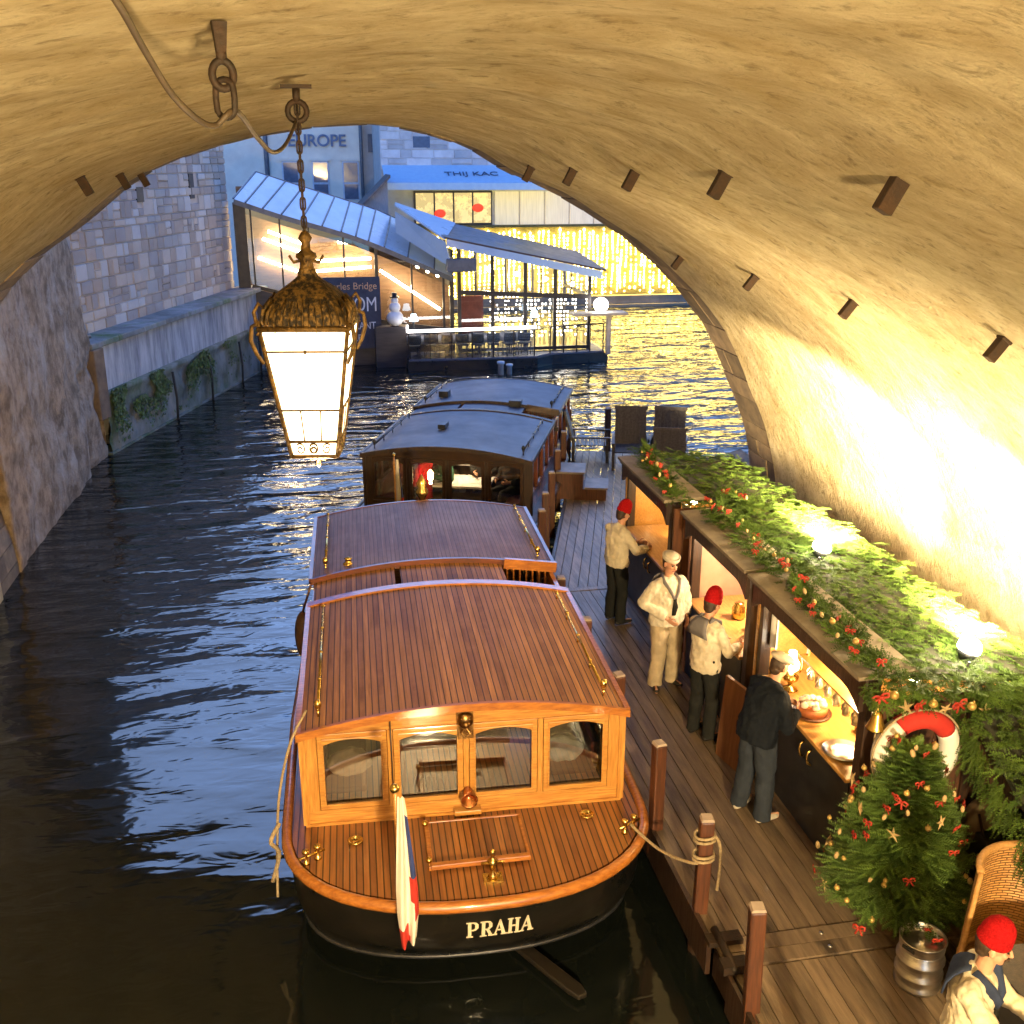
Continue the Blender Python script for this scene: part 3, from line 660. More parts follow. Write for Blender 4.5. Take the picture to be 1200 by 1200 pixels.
# ------------------------------------------------------------------ landing stage
DZ = .7
DECKM = mat('deck_boards', (.24, .175, .115), (.145, .102, .066), .5, scale=2, stretch=(9, .9, 9), bump=.6, bscale=9, rnd=.25, c3=(.055, .04, .028), coat=.08)
dock = thing('landing_stage', 'brown plank landing stage running alongside the launches', 'dock', (0, 0, 0))
def deckrun(M, wid, len_, bw=.148, jog=0):
    mb = MB(M); n = int(wid/bw); rg = random.Random(len_)
    for i in range(n):
        mb.rnd = rg.random(); x = i*bw; y = -.0
        mb.box(x+.004, x+bw-.006, y, len_, -.04, rg.uniform(-.002, .002))
    return mb
mb = deckrun(Matrix.Translation((2.97, 6.72, DZ)), 4.0, 7.5); mb.build('deck_planks', DECKM, dock)
mb = deckrun(Matrix.Translation((3.0, 2.6, DZ)), 4.0, 3.76); mb.build('deck_planks', DECKM, dock)
FA = radians(-17.0); FM_ = Matrix.Translation((3.26, 14.42, DZ)) @ Matrix.Rotation(FA, 4, 'Z')
mb = deckrun(FM_, 2.42, 8.1); mb.build('deck_planks', DECKM, dock)
for r_, y0, y1, h_ in ((.6, 6.38, 6.53, .012), (.4, 6.54, 6.70, .012), (.5, 14.23, 14.33, .008)): mb = MB(); mb.rnd = r_; mb.box(2.98, 7, y0, y1, DZ-.04, DZ+h_); mb.build('cross_board', DECKM, dock)
mb = MB(); mb.rnd = .3; mb.prism([(2.98, 14.335), (5.6, 14.335), (5.6, 13.9), (3.26, 14.44)], DZ-.06, DZ-.012, 'z'); mb.build('filler_board', DECKM, dock)
for x in (3.9, 4.9):
    for y in (6.46, 6.62): mb = MB(); mb.lathe([(.02, 0), (.015, .008), (.001, .01)], (x, y, DZ+.012), 8); mb.build('bolt', STEEL, dock)
mb = MB(); mb.box(2.93, 2.965, 2.6, 6.3, .35, DZ+.02); mb.box(2.92, 2.962, 6.72, 14.2, .35, DZ+.02); mb.box(3.0, 7, 6.3, 6.75, .3, .6); mb.bar(FM_ @ V((-.03, 0, -.16)), FM_ @ V((-.03, 8.1, -.16)), .05, .36); mb.bar(FM_ @ V((0, 8.12, -.2)), FM_ @ V((2.25, 8.12, -.2)), .05, .36); mb.build('edge_beam', WOODDK, dock)
for y in (3.2, 5.8, 7.4, 9.4, 11.4, 13.4): mb = MB(); mb.lathe([(.12, -.8), (.12, .5)], (3.15, y, 0), 10); mb.build('pile', WOODDK, dock)
for y in (1, 4, 7.6): mb = MB(); mb.lathe([(.12, -.8), (.12, .5)], tuple(FM_ @ V((.2, y, -DZ))), 10); mb.build('pile', WOODDK, dock)
mb = MB(); mb.box(3.3, 6.9, 2.7, 14.2, .2, .42); mb.build('float_pontoon', BLACKP, dock)
mb = MB(); mb.box(2.9, 3.12, 6.30, 6.42, DZ+.01, DZ+.09); mb.box(2.9, 3.2, 6.62, 6.74, DZ+.01, DZ+.06); mb.tube([(3.0, 6.28, DZ+.06), (3.0, 6.78, DZ+.06)], .035, 8); mb.build('hinge', IRON, dock)
# mooring posts
def post_proto():
    p = thing('mooring_post', 'post', 'post', (2.99, 5.96, DZ), .1, 'mooring posts along the landing stage')
    mb = MB(); mb.box(-.06, .06, -.055, .055, -.3, .93); mb.build('shaft', WOODRED, p, bevel=.015)
    mb = MB(); mb.prism([(-.058, .93), (.058, .93), (.045, .955), (-.045, .955)], -.05, .05, 'y'); mb.build('cap', mat('pale_end_grain', (.42, .34, .28), rough=.7), p)
    return p
pp = post_proto()
plist = [((2.99, 5.96), 'tall mooring post standing right beside the stage hinge'), ((2.99, 7.09), 'mooring post with a pale rope looped around it'), ((2.98, 8.3), 'mooring post by the stern corner of the teak launch cabin'),
         ((3.0, 9.75), 'mooring post peeping over the roof edge of the teak launch'), ((3.0, 11.2), 'mooring post behind the middle of the teak roof'), ((3.02, 12.55), 'mooring post beside the seat back of the teak launch'), ((3.05, 4.85), 'short mooring post on the near side of the stage hinge, in front of all others'),
         ((3.36, 15.4), 'mooring post in front of the dark launch stern corner'), ((3.62, 16.25), 'second mooring post beside the dark launch cabin'), ((3.98, 17.45), 'mooring post closest to the wooden step'), ((4.42, 18.9), 'mooring post just beyond the wooden step'), ((4.86, 20.3), 'mooring post near the far roof of the dark launch'), ((5.45, 22.3), 'mooring post at the far left corner of the stage'), ((6.35, 22.2), 'mooring post at the far end by the deck chairs')]
for i, (xy, lb) in enumerate(plist):
    q = pp if i == 0 else copy_tree(pp)
    q.location = (xy[0], xy[1], DZ); q['label'] = lb; q.rotation_euler = (random.uniform(-.02, .02), random.uniform(-.02, .02), random.uniform(-.2, .2))
    if i == 6: q.scale = (1, 1, .8)
# mooring ropes
rp = thing('mooring_rope', 'pale mooring rope from the brass cleat to a post on the stage', 'rope', (2.99, 7.09, DZ))
mb = MB(); mb.tube(spline([(-.42, .80, .40), (-.25, .42, .36), (-.08, .0, .50), (.08, .02, .52)], 16), .014, 8)
for z in (.55, .59, .74, .78): mb.tube([(.085*cos(a*pi/5)*1.05, .085*sin(a*pi/5), z+.008*sin(a)) for a in range(10)], .014, 6, closed=True)
mb.tube(spline([(.09, 0, .76), (.13, -.03, .68), (.15, -.02, .45), (.12, -.06, .24)], 12), .014, 8); mb.build('line', ROPE, rp)
mb = MB(); mb.tube(spline([(-.30, 8.55, 2.20), (-.45, 8.3, 2.02), (-.58, 8.3, 1.5), (-.64, 8.35, .9), (-.66, 8.2, .5)], 20), .012, 8)
mb.tube(spline([(-.60, 8.32, 1.2), (-.68, 8.2, 1.1), (-.62, 8.3, .9), (-.7, 8.3, .6)], 12), .02, 8)
tag(mb.build('mooring_rope', ROPE), 'pale rope hanging down the left side of the teak launch', 'rope')
# step and deck chairs at the far end
GWOOD = mat('grey_stained_wood', (.10, .09, .085), (.06, .052, .05), .5, scale=3, stretch=(8, 1, 8), bump=.3, rnd=.2)
st = thing('wooden_step', 'two tread wooden boarding step on the far stage', 'step', (4.38, 18.75, DZ), FA)
mb = MB(); mb.box(0, .5, 0, .62, 0, .52); mb.box(.5, .95, 0, .62, 0, .22); mb.build('body', WOODRED, st)
mb = MB(); mb.box(-.02, .53, -.03, .65, .522, .56); mb.box(.53, .98, -.03, .65, .222, .26); mb.build('tread', mat('pale_tread', (.22, .18, .15), (.16, .13, .11), .5, scale=4), st)
def chair():
    c = thing('deck_chair', 'x', 'deck chair', (0, 0, 0), 0, 'slatted deck chairs on the far stage')
    mb = MB()
    for i in range(8): mb.rnd = random.random(); mb.box(-.34, .34, -.40+.09*i, -.33+.09*i, .40, .425)
    mb.build('seat', GWOOD, c)
    mb = MB(); bk = Matrix.Translation((0, .34, .4)) @ Matrix.Rotation(radians(-14), 4, 'X')
    for i in range(9): mb.rnd = random.random(); mb.box(-.34+.076*i, -.275+.076*i, -.012, .012, 0, .85, M=bk)
    mb.box(-.33, .33, .013, .03, .02, .86, M=bk); mb.box(-.36, .36, -.02, .02, .80, .88, M=bk); mb.build('backrest', GWOOD, c)
    for s in (-1, 1):
        mb = MB(); mb.box(.37*s-.035, .37*s+.035, -.45, .45, .60, .635); mb.build('armrest', GWOOD, c, bevel=.008)
        for y in (-.38, .36):
            mb = MB(); mb.box(.36*s-.03, .36*s+.03, y-.03, y+.03, 0, .60); mb.build('leg', GWOOD, c)
    return c
ch = chair()
plat = MB(Matrix.Translation((5.95, 19.4, DZ-.02)) @ Matrix.Rotation(FA, 4, 'Z')); 
for i in range(11): plat.rnd = random.random(); plat.box(i*.148+.0, i*.148+.14, -.6, 2.6, -.06, 0)
plat.build('deck_planks', DECKM, dock)
for i, (x, y, a, s_, lb) in enumerate(((6.45, 20.75, 4, .95, 'high backed deck chair nearer to the launches of the facing pair'), (7.2, 20.55, -4, .95, 'high backed deck chair next to the open water by the arch foot'), (5.75, 21.5, 95, .9, 'small dark deck chair at the corner beside the far posts'), (6.95, 19.7, 0, .75, 'low slatted deck chair in front of the high backed pair'))):
    q = ch if i == 0 else copy_tree(ch); q.location = (x, y, DZ); q.rotation_euler = (0, 0, radians(a-20)); q.scale = (1, 1, s_); q['label'] = lb

# ------------------------------------------------------------------ stalls along the wall
FLOORX = 4.36
SAND = mat('honey_wood', (.50, .27, .075), (.36, .18, .05), .35, scale=3, stretch=(14, 2, 14), bump=.15, coat=.3)
BOARDS = planks('brown_boards', (.115, .045, .02), (.07, .028, .013), (.012, .006, .004), .16, 1, .07, .45, .15, grain=(20, 20, 1.2))
BOARDSX = planks('brown_end_boards', (.085, .036, .017), (.05, .022, .012), (.01, .005, .003), .13, 0, .07, .5, .1, grain=(20, 20, 1.2))
COUNT = mat('charcoal_counter_paint', (.022, .022, .022), (.014, .014, .015), .45, scale=3, coat=.1)
ROOFT = mat('dark_roof_felt', (.045, .045, .03), (.025, .03, .018), .8, scale=3, bump=.6)
FELT = mat('tan_roof_felt', (.26, .215, .15), (.17, .14, .10), .85, scale=4, bump=.6)
PINK = mat('pinkish_back_wall', (.42, .24, .17), (.34, .18, .12), .6, scale=3)
WARM = glow('warm_bulb', (1, .72, .36), 40)
def stall(y0, y1, label, back, zr=2.72, fx=4.34, lamp=None, endwall=False, partition=None):
    s = thing('market_stall', label, 'stall', (FLOORX, y0, DZ), 0, 'wooden stalls in a row under the arch')
    Lh = y1-y0; H_ = zr-DZ; xo = fx-FLOORX
    mb = MB()
    for y in (0, Lh-.12): mb = MB(); mb.box(xo+.03, xo+.15, y, y+.12, 0, H_); mb.build('corner_post', WOODDK, s, bevel=.01)
    for y in (0, Lh-.1): mb = MB(); mb.box(1.5, 1.6, y, y+.1, 0, H_-.1); mb.build('corner_post', WOODDK, s, bevel=.01)
    mb = MB(); n = 22; up = []; dn = []          # fascia with curved brackets at both ends
    for i in range(n+1):
        y = Lh*i/n; e = min(y, Lh-y); d = .17+.13*max(0, 1-e/.3)**2; up.append((y, H_+.02)); dn.append((y, H_-d))
    mb.prism(up+dn[::-1], xo-.045, xo, 'x'); mb.box(xo-.07, xo-.03, -.02, Lh+.02, H_-.03, H_+.05); mb.build('fascia', WOODDK, s)
    mb = MB(); mb.prism([(xo+.42, H_+.03), (1.75, H_-.1), (1.75, H_-.16), (xo+.42, H_-.03)], -.02, Lh+.02, 'y'); rf = mb.build('roof', ROOFT, s)
    mb = MB(); mb.prism([(xo-.1, H_+.055), (xo+.45, H_+.075), (xo+.45, H_+.03), (xo-.1, H_+.02)], -.05, Lh+.05, 'y'); mb.build('felt_strip', FELT, rf)
    mb = MB(); mb.box(0, .04, .12, Lh-.13, .04, 1.02); mb.box(.04, .5, .12, .16, .04, 1.02); mb.build('counter_front', COUNT, s)
    mb = MB(); mb.box(-.03, .78, .125, Lh-.125, 1.02, 1.06); mb.build('counter_top', SAND, s, bevel=.008)
    for y in (Lh*.36, Lh*.36+.16): mb = MB(); mb.tube([(-.0, y, .78), (-.035, y, .80), (-.045, y+.01, .86), (-.035, y+.01, .92), (0, y+.01, .94)], .012, 6); mb.build('handle', BRASS, s)
    mb = MB(); mb.box(1.62, 1.66, 0, Lh, 0, H_-.2); mb.build('back_wall', back, s)
    mb = MB(); mb.box(.5, 1.62, .1, Lh, .02, .05); mb.box(1.1, 1.62, .1, Lh-.1, 1.05, 1.09); mb.box(1.3, 1.62, .1, Lh-.1, 1.40, 1.43); mb.box(1.42, 1.62, .1, Lh-.1, 1.66, 1.69); mb.build('shelf', SAND, s)
    mb = MB(); mb.box(.0, 1.66, Lh-.05, Lh, .0, H_-.12); mb.build('side_wall', back, s)
    if endwall:
        mb = MB(); mb.box(.0, 1.66, .0, .05, 0, H_-.12); mb.build('side_wall', BOARDSX, s)
    return s
s3 = stall(7.12, 9.36, 'nearest stall with a glowing honey wood counter and brass oil lamp', SAND, 2.80)
s2 = stall(9.55, 11.45, 'middle stall with pinkish back wall beside the sailor', PINK, 2.80)
s1 = stall(12.15, 14.2, 'far stall where a woman in white works at the counter', SAND, 2.74)
mb = MB()
for i in range(7): mb.rnd = random.random(); mb.box(.13*i, .13*i+.115, -.03, .0, 0, 2.02); mb.box(.13*i+.1, .13*i+.14, .0, .02, 0, 2.0)
tag(mb.build('board_partition', mat('partition_boards', (.16, .062, .026), (.09, .035, .016), .45, scale=3, stretch=(9, 9, 1), rnd=.2, coat=.2), loc=(4.33, 11.98, DZ)), 'tall partition of red brown upright boards between two stalls', 'partition')
mb = MB(); mb.box(-.02, .02, 0, .5, 0, .95); tag(mb.build('leaning_board', mat('tan_board', (.20, .085, .035), (.14, .058, .025), .5, scale=3, stretch=(9, 9, 1)), loc=(4.18, 9.0, DZ), rz=radians(12)), 'reddish brown board standing between two customers', 'board')
bpy.data.objects['leaning_board'].rotation_euler[1] = radians(4)
# near end wall of the row, behind the life ring
ew = thing('plank_screen', 'dark upright plank screen closing the near end of the stalls', 'screen', (4.40, 7.0, DZ))
mb = MB()
for i in range(11): mb.rnd = random.random(); mb.box(.135*i+.004, .135*i+.13, -.02, .02, 0, 1.98)
mb.build('planks', mat('screen_boards', (.085, .036, .018), (.045, .02, .011), .5, scale=3, stretch=(9, 9, 1), rnd=.25, bump=.3), ew)
# stall lamps
def plight(n, loc, e, c=(1, .64, .28), r=.06):
    l = bpy.data.lights.new(n, 'POINT'); l.energy = e; l.color = c; l.shadow_soft_size = r
    o = bpy.data.objects.new(n, l); COL.objects.link(o); o.location = loc; return o
plight('stall_light', (4.95, 8.1, 2.42), 50); plight('stall_light', (5.0, 10.5, 2.4), 42, (1, .7, .42)); plight('stall_light', (5.0, 13.2, 2.3), 36)
lampn = 0
for (x, y, z, lb) in ((5.2, 7.75, 2.4, 'round bare bulb under the roof of the nearest stall'), (5.2, 10.4, 2.45, 'bare bulb under the roof of the middle stall'), (5.1, 13.3, 2.35, 'bare bulb under the roof of the far stall')):
    q = thing('ceiling_bulb', lb, 'bulb', (x, y, z), 0, 'bulbs under the stall roofs'); mb = MB(); mb.ell((0, 0, 0), .05); mb.build('bulb', WARM, q); mb = MB(); mb.lathe([(.03, .04), (.03, .1), (.01, .12), (.008, .25)], (0, 0, 0), 10); mb.build('socket', BRASS, q)
ol = thing('oil_lamp', 'brass oil lamp with a lit glass globe on the nearest counter shelf', 'lamp', (4.56, 8.88, 1.763)); ol.scale = (.9, .9, .9)
mb = MB(); mb.lathe([(.09, 0), (.08, .02), (.03, .05), (.03, .09), (.085, .13), (.09, .17), (.04, .2), (.03, .22)], n=18); mb.tube([(.13*cos(a*pi/10), 0, .30+.17*sin(a*pi/10)) for a in range(-2, 13)], .008, 6); mb.build('brass_font', BRASS, ol)
mb = MB(); mb.ell((0, 0, .31), .085, n=16, m=10); mb.build('globe', glow('lamp_globe', (1, .86, .62), 12), ol)
mb = MB(); mb.lathe([(.05, .40), (.045, .48), (.001, .49)], n=14); mb.build('chimney', glow('lamp_chimney', (1, .9, .7), 3), ol)
# goods on the counters
CREAM = mat('cream_icing', (.80, .72, .58), (.7, .6, .45), .6, scale=9, bump=.5); CAKE = mat('ginger_crust', (.42, .13, .035), (.3, .085, .025), .6, scale=12, bump=.5)
bk = thing('cookie_tray', 'round copper tray heaped with white iced buns on the nearest counter', 'tray', (4.56, 8.38, 1.763)); bk.scale = (.8, .8, .85)
mb = MB(); mb.lathe([(.20, 0), (.235, .01), (.24, .02), (.20, .015), (.001, .014)], n=24); mb.build('dish', WOODRED, bk)
mb = MB(); mb.lathe([(.18, .015), (.19, .10), (.17, .11), (.001, .11)], n=24); mb.build('crust', CAKE, bk)
rg = random.Random(4); mb = MB()
for i in range(11):
    a = i*.571*2; r = .13 if i < 8 else .04; mb.ell((r*cos(a), r*sin(a), .135), .05, .05, .04, 8, 6)
mb.build('bun', CREAM, bk)
pl = thing('serving_plate', 'wide silver plate at the near corner of the honey counter', 'plate', (4.52, 7.66, 1.763)); pl.scale = (.85, .85, 1)
mb = MB(); mb.lathe([(.12, 0), (.22, .02), (.225, .028), (.13, .012), (.001, .012)], n=28); mb.build('dish', STEEL, pl)
BOTG = [mat('amber_bottle', (.32, .12, .02), rough=.08, coat=.8), mat('clear_jar', (.7, .62, .45), rough=.08, coat=.8), mat('dark_bottle', (.03, .05, .02), rough=.08, coat=.8)]
def bottle(m): 
    mb = MB(); mb.lathe([(.034, 0), (.036, .01), (.036, .17), (.014, .22), (.013, .28), (.016, .285), (.001, .29)], n=12); return mb
bots = []
for x, y, z, k in ((4.98, 7.62, 1.763, 0), (5.5, 7.5, 2.125, 2), (5.02, 7.9, 1.763, 0), (4.98, 8.12, 1.763, 1), (4.85, 8.0, 1.763, 0), (5.5, 8.1, 2.125, 1), (5.42, 8.26, 2.125, 2), (5.5, 8.42, 2.125, 0), (4.68, 9.9, 1.763, 0), (4.76, 10.05, 1.763, 0), (4.66, 10.2, 1.763, 1), (4.75, 10.36, 1.763, 0), (4.7, 12.6, 1.683, 1), (4.62, 12.78, 1.683, 2)):
    near = y < 9
    if k == 0 and bots: pass
    q = bottle(k).build('bottle', BOTG[k]); q.location = (x, y, z)
    kind_ = ('amber', 'clear', 'dark green')[k]; pl_ = ('inner edge of the honey counter' if x < 5.2 else 'back shelf of the nearest stall') if near else ('counter of the middle stall' if y < 11 else 'counter of the far stall')
    tag(q, f'{kind_} glass bottle standing on the {pl_}', 'bottle', f'{kind_} bottles on the {pl_}')
    bots.append(q)
gl0 = None
GLS = mat('bright_glassware', (.85, .75, .55), rough=.05, metal=.6)
for i in range(14):
    y = 7.5+.09*i; x = 4.62+.04*(i % 2)
    if gl0 is None:
        gl0 = thing('wine_glass', 'small stemmed glass hanging in the rack above the nearest counter', 'glass', (x, y, 2.2), 0, 'glasses hanging above the honey counter')
        mb = MB(); mb.lathe([(.03, 0), (.04, -.0), (.006, -.01), (.006, -.08), (.035, -.12), (.038, -.17)], n=10); mb.build('bowl', GLS, gl0); q = gl0
    else: q = copy_tree(gl0); q.location = (x, y, 2.2)
mb = MB(); mb.box(4.56, 4.72, 7.45, 8.75, 2.205, 2.225); mb.box(4.63, 4.65, 7.5, 7.53, 2.2, 2.70); mb.box(4.63, 4.65, 8.7, 8.73, 2.2, 2.70); tag(mb.build('glass_rack', SAND), 'narrow honey wood rack holding stemmed glasses under the roof', 'rack')
for i, (x, y, sz, m_, lb) in enumerate(((4.6, 9.2, .14, CAKE, 'brown tin canister beside the oil lamp'), (5.15, 7.4, .10, BRASS, 'small brass pot behind the silver plate'), (4.9, 12.9, .16, LINEN, 'pale folded towel roll on the far counter'), (5.2, 8.05, .1, BRASS, 'brass mug behind the tray of iced buns'), (4.72, 10.65, .15, BRASS, 'brass urn glowing on the middle counter'))):
    mb = MB(); mb.lathe([(sz*.5, 0), (sz*.55, .02), (sz*.5, sz*.9), (sz*.35, sz*1.1), (sz*.36, sz*1.3), (.001, sz*1.35)], n=16); q = mb.build('canister', m_); q.location = (x, y, 1.763 if y < 12 else 1.683); tag(q, lb, 'pot')
mb = MB(); mb.cbox((0, 0, 0), .012, .44, .56); tag(mb.build('price_sheet', WHITE, loc=(5.98, 10.95, 2.1)), 'white paper sheet pinned on the pinkish wall behind the sailor', 'notice')
for i, (y, lb) in enumerate(((13.2, 'white tea towel hanging left in the far stall'), (12.75, 'white tea towel hanging right in the far stall'))):
    mb = MB(); mb.smooth = True; mb.grid([[(.03*sin(j*1.5), .12*(j/8-.5)*2, -.7*i_/8) for j in range(9)] for i_ in range(9)]); q = mb.build('tea_towel', LINEN, loc=(4.95, y, 2.35), solid=.008); tag(q, lb, 'towel')
mb = MB(); mb.smooth = True; mb.grid([[(.03*sin(j*1.5), .10*(j/8-.5)*2, -.42*i_/8) for j in range(9)] for i_ in range(9)]); tag(mb.build('tea_towel', LINEN, loc=(4.48, 9.22, 2.52), solid=.008), 'white cloth hanging by the post above the man in the flat cap', 'towel')
# bell on the corner post, life ring
be = thing('brass_bell', 'small brass bell hanging on the corner post of the nearest stall', 'bell', (4.36, 6.93, 2.58))
mb = MB(); mb.lathe([(.085, -.13), (.08, -.12), (.055, -.06), (.045, -.0), (.03, .03), (.012, .045), (.012, .09), (.001, .095)], n=20); mb.build('dome', BRASS, be)
mb = MB(); mb.tube([(0, 0, .08), (0, .06, .12)], .01, 6); mb.build('bracket', IRON, be); mb = MB(); mb.tube([(0, 0, -.1), (.005, 0, -.42)], .008, 6); mb.build('pull_cord', ROPE, be)
lr = thing('life_ring', 'red and white life ring hung on the plank screen', 'life ring', (4.72, 6.88, 2.22))
R_ = .31; r_ = .085
for k in range(4):
    mb = MB(); a0 = radians(35+90*k); pts = [(R_*cos(a0+radians(90)*i/12), 0, R_*sin(a0+radians(90)*i/12)) for i in range(13)]; mb.tube(pts, [(r_, r_)]*13, 14, ref=(0, 1, 0))
    mb.build('segment', FM[2] if k in (0, 2) else WHITE, lr)
mb = MB(); mb.tube([(-.22, .02, .25), (0, .1, .52), (.22, .02, .25)], .012, 6); mb.tube([((R_+r_+.01)*cos(a*pi/16), -.02, (R_+r_+.01)*sin(a*pi/16)) for a in range(32)], .01, 6, closed=True); mb.build('grab_line', ROPE, lr)
# ------------------------------------------------------------------ fir greenery
FIR = mat('fir_needles', (.10, .17, .026), (.05, .095, .016), .65, scale=5, rnd=.55, spec=.25)
FIRB = mat('fir_needles_dark', (.15, .25, .05), (.085, .16, .034), .55, scale=5, rnd=.6)
TWIG = mat('twig_bark', (.10, .06, .03), rough=.9)
def sprig(mb, p, d, nrm, L, wd, n, rg):
    """one needle covered twig, needles all round"""
    d = d.normalized(); s_ = d.cross(nrm)
    if s_.length < 1e-4: s_ = d.orthogonal()
    s_.normalize(); u = s_.cross(d); hw = .0042
    for i in range(n):
        f = (i+.5)/n; c = p+d*(L*f); ln = wd*(1-.45*f)
        for q, o in enumerate((s_, s_*-1, s_*.55+u*.8, s_*-.55+u*.8)):
            l2 = ln*rg.uniform(.75, 1.15); tip = c+o*l2+d*(l2*rg.uniform(.6, 1.0)); b_ = d*hw
            mb.add([c-b_, c+b_, tip+b_*.35, tip-b_*.35], [(0, 1, 2, 3)])
    e = p+d*(L*1.06); b_ = s_*.004; mb.add([p-b_, p+b_, e+b_*.3, e-b_*.3], [(0, 1, 2, 3)])
def branch(mb, p, d, nrm, L, rg, k=2, wd=.020):
    d = d.normalized(); base = min(1, max(0, rg.gauss(.42, .22))); mb.rnd = base
    s_ = d.cross(nrm).normalized()
    sprig(mb, p, d, nrm, L, wd, int(L/.020)+2, rg)
    for i in range(k):
        f = .15+.6*i/k; q = p+d*(L*f)
        for sg in (-1, 1):
            dd = d+s_*(sg*rg.uniform(.5, .85))+nrm*rg.uniform(-.2, .25); l2 = L*(.55-.35*f)*rg.uniform(.75, 1.2)
            mb.rnd = min(1, max(0, base+rg.uniform(-.1, .22)))
            sprig(mb, q, dd, nrm, l2, wd*.9, max(3, int(l2/.021)), rg)
rg = random.Random(31)
def roof_z(x): return 2.87+(4.2-x)*.10
def cover(name, label, x0, x1, y0, y1, zf, dens, Ls, skip=None, nfun=None, lift=.06, kind='stuff'):
    mb = MB()
    for i in range(int((x1-x0)*(y1-y0)*dens)):
        x = rg.uniform(x0, x1); y = rg.uniform(y0, y1)
        if skip and skip(x, y): continue
        a = rg.gauss(-2.5, .9); nn = V((.1, 0, 1)) if nfun is None else nfun(x, y)
        d = V((cos(a), sin(a), rg.uniform(-.15, .35)))
        branch(mb, V((x, y, zf(x, y)+rg.uniform(-.02, lift)+.03*noise.noise(V((x*3, y*3, 0))))), d, (nn+V((rg.uniform(-.5, .5), rg.uniform(-.5, .5), 0))).normalized(), rg.uniform(*Ls), rg)
    return tag(mb.build(name, FIR), label, 'fir branches', kind=kind)
FL = [(5.3, 9.9), (5.42, 7.35)]
skf = lambda x, y: any(hypot(x-a, y-b_) < .12 for a, b_ in FL) or (11.5 < y < 11.95 and x < 4.95)
cover('fir_branch_cover', 'thick layer of green fir branches laid over the stall roofs', 4.5, 6.2, 6.85, 14.6, lambda x, y: roof_z(x)-(.08 if y > 11.8 else 0), 330, (.10, .22), skf)
# a second lot on the nearer lean-to that slopes down towards the viewpoint
ln = thing('lean_to', 'low dark lean-to under fir branches behind the wicker basket', 'shed', (5.15, 5.75, DZ))
mb = MB(); mb.prism([(0, 1.22), (0, 1.27), (1.3, 1.92), (1.3, 1.87)], .05, 2.4, 'x'); mb.build('roof', ROOFT, ln)
for x in (.1, 2.25):
    for y in (.05, 1.2): mb = MB(); mb.box(x, x+.08, y, y+.08, 0, 1.23+.5*y); mb.build('post', WOODDK, ln)
mb = MB(); mb.box(.2, 2.3, 1.22, 1.26, 0, 1.8); mb.build('back_wall', BOARDSX, ln)
cover('fir_branch_cover', 'fir branches draped over the low roof right of the Christmas tree', 5.12, 7.4, 5.7, 7.1, lambda x, y: DZ+1.27+(y-5.75)*.5+.04, 300, (.10, .22), nfun=lambda x, y: V((-.1, -.45, .9)))
mb = MB()
for i in range(170):
    if i % 2: p = V((rg.uniform(5.1, 7.2), 5.74, DZ+1.27-rg.random()**1.5*.25)); d = V((rg.uniform(-.4, .4), -.4, -.9)); nn = V((0, -1, .3))
    else: y = rg.uniform(5.75, 7.05); p = V((5.14, y, DZ+1.27+(y-5.75)*.5-rg.random()**1.5*.25)); d = V((-.4, rg.uniform(-.6, .2), -.8)); nn = V((-1, 0, .3))
    branch(mb, p, d, nn, rg.uniform(.14, .28), rg)
tag(mb.build('fir_fringe', FIR), 'fir branches hanging like a curtain from the low roof edge', 'fir branches', kind='stuff')
# garland on the front eave
def gx(y):
    if y < 9.45: return 4.36+.20*max(0, min(1, (y-7.6)/1.6))
    if 11.35 < y < 12.15: return 4.98
    return 4.48+.12*sin((y-9.45)*1.6)
mb = MB(); cen = []
for i in range(75):
    y = 6.95+7.4*i/74; x = gx(y)-.04*sin(i*.5); z = 2.87-(.06 if y > 11.9 else 0)+.05*sin(i*.35)
    if y < 7.5: z -= .0
    cen.append(V((x, y, z)))
for c in cen:
    for k in range(9):
        a = rg.uniform(-.6, 2.6); r = rg.uniform(.0, .10); p = c+V((.13*cos(a)*rg.random()+.06, rg.uniform(-.05, .05), .10*sin(a)*rg.random()))
        branch(mb, p, V((rg.uniform(-.7, .5), rg.uniform(-1, .6), rg.uniform(-.35, .5))), V((-.4, rg.uniform(-.4, .4), 1)).normalized(), rg.uniform(.13, .25), rg, 2)
for i in range(90):          # hanging corner of the garland over the near end
    x = rg.uniform(4.25, 6.0); p = V((x, 6.95+rg.uniform(-.05, .08), 2.84+(4.2-x)*.06-rg.random()*.08)); branch(mb, p, V((rg.uniform(-.8, .8), -.6, rg.uniform(-.8, .2))), V((0, -1, .6)), rg.uniform(.14, .26), rg, 3)
tag(mb.build('eave_garland', FIR), 'fir garland with red and gold trims along the stall eaves', 'garland')
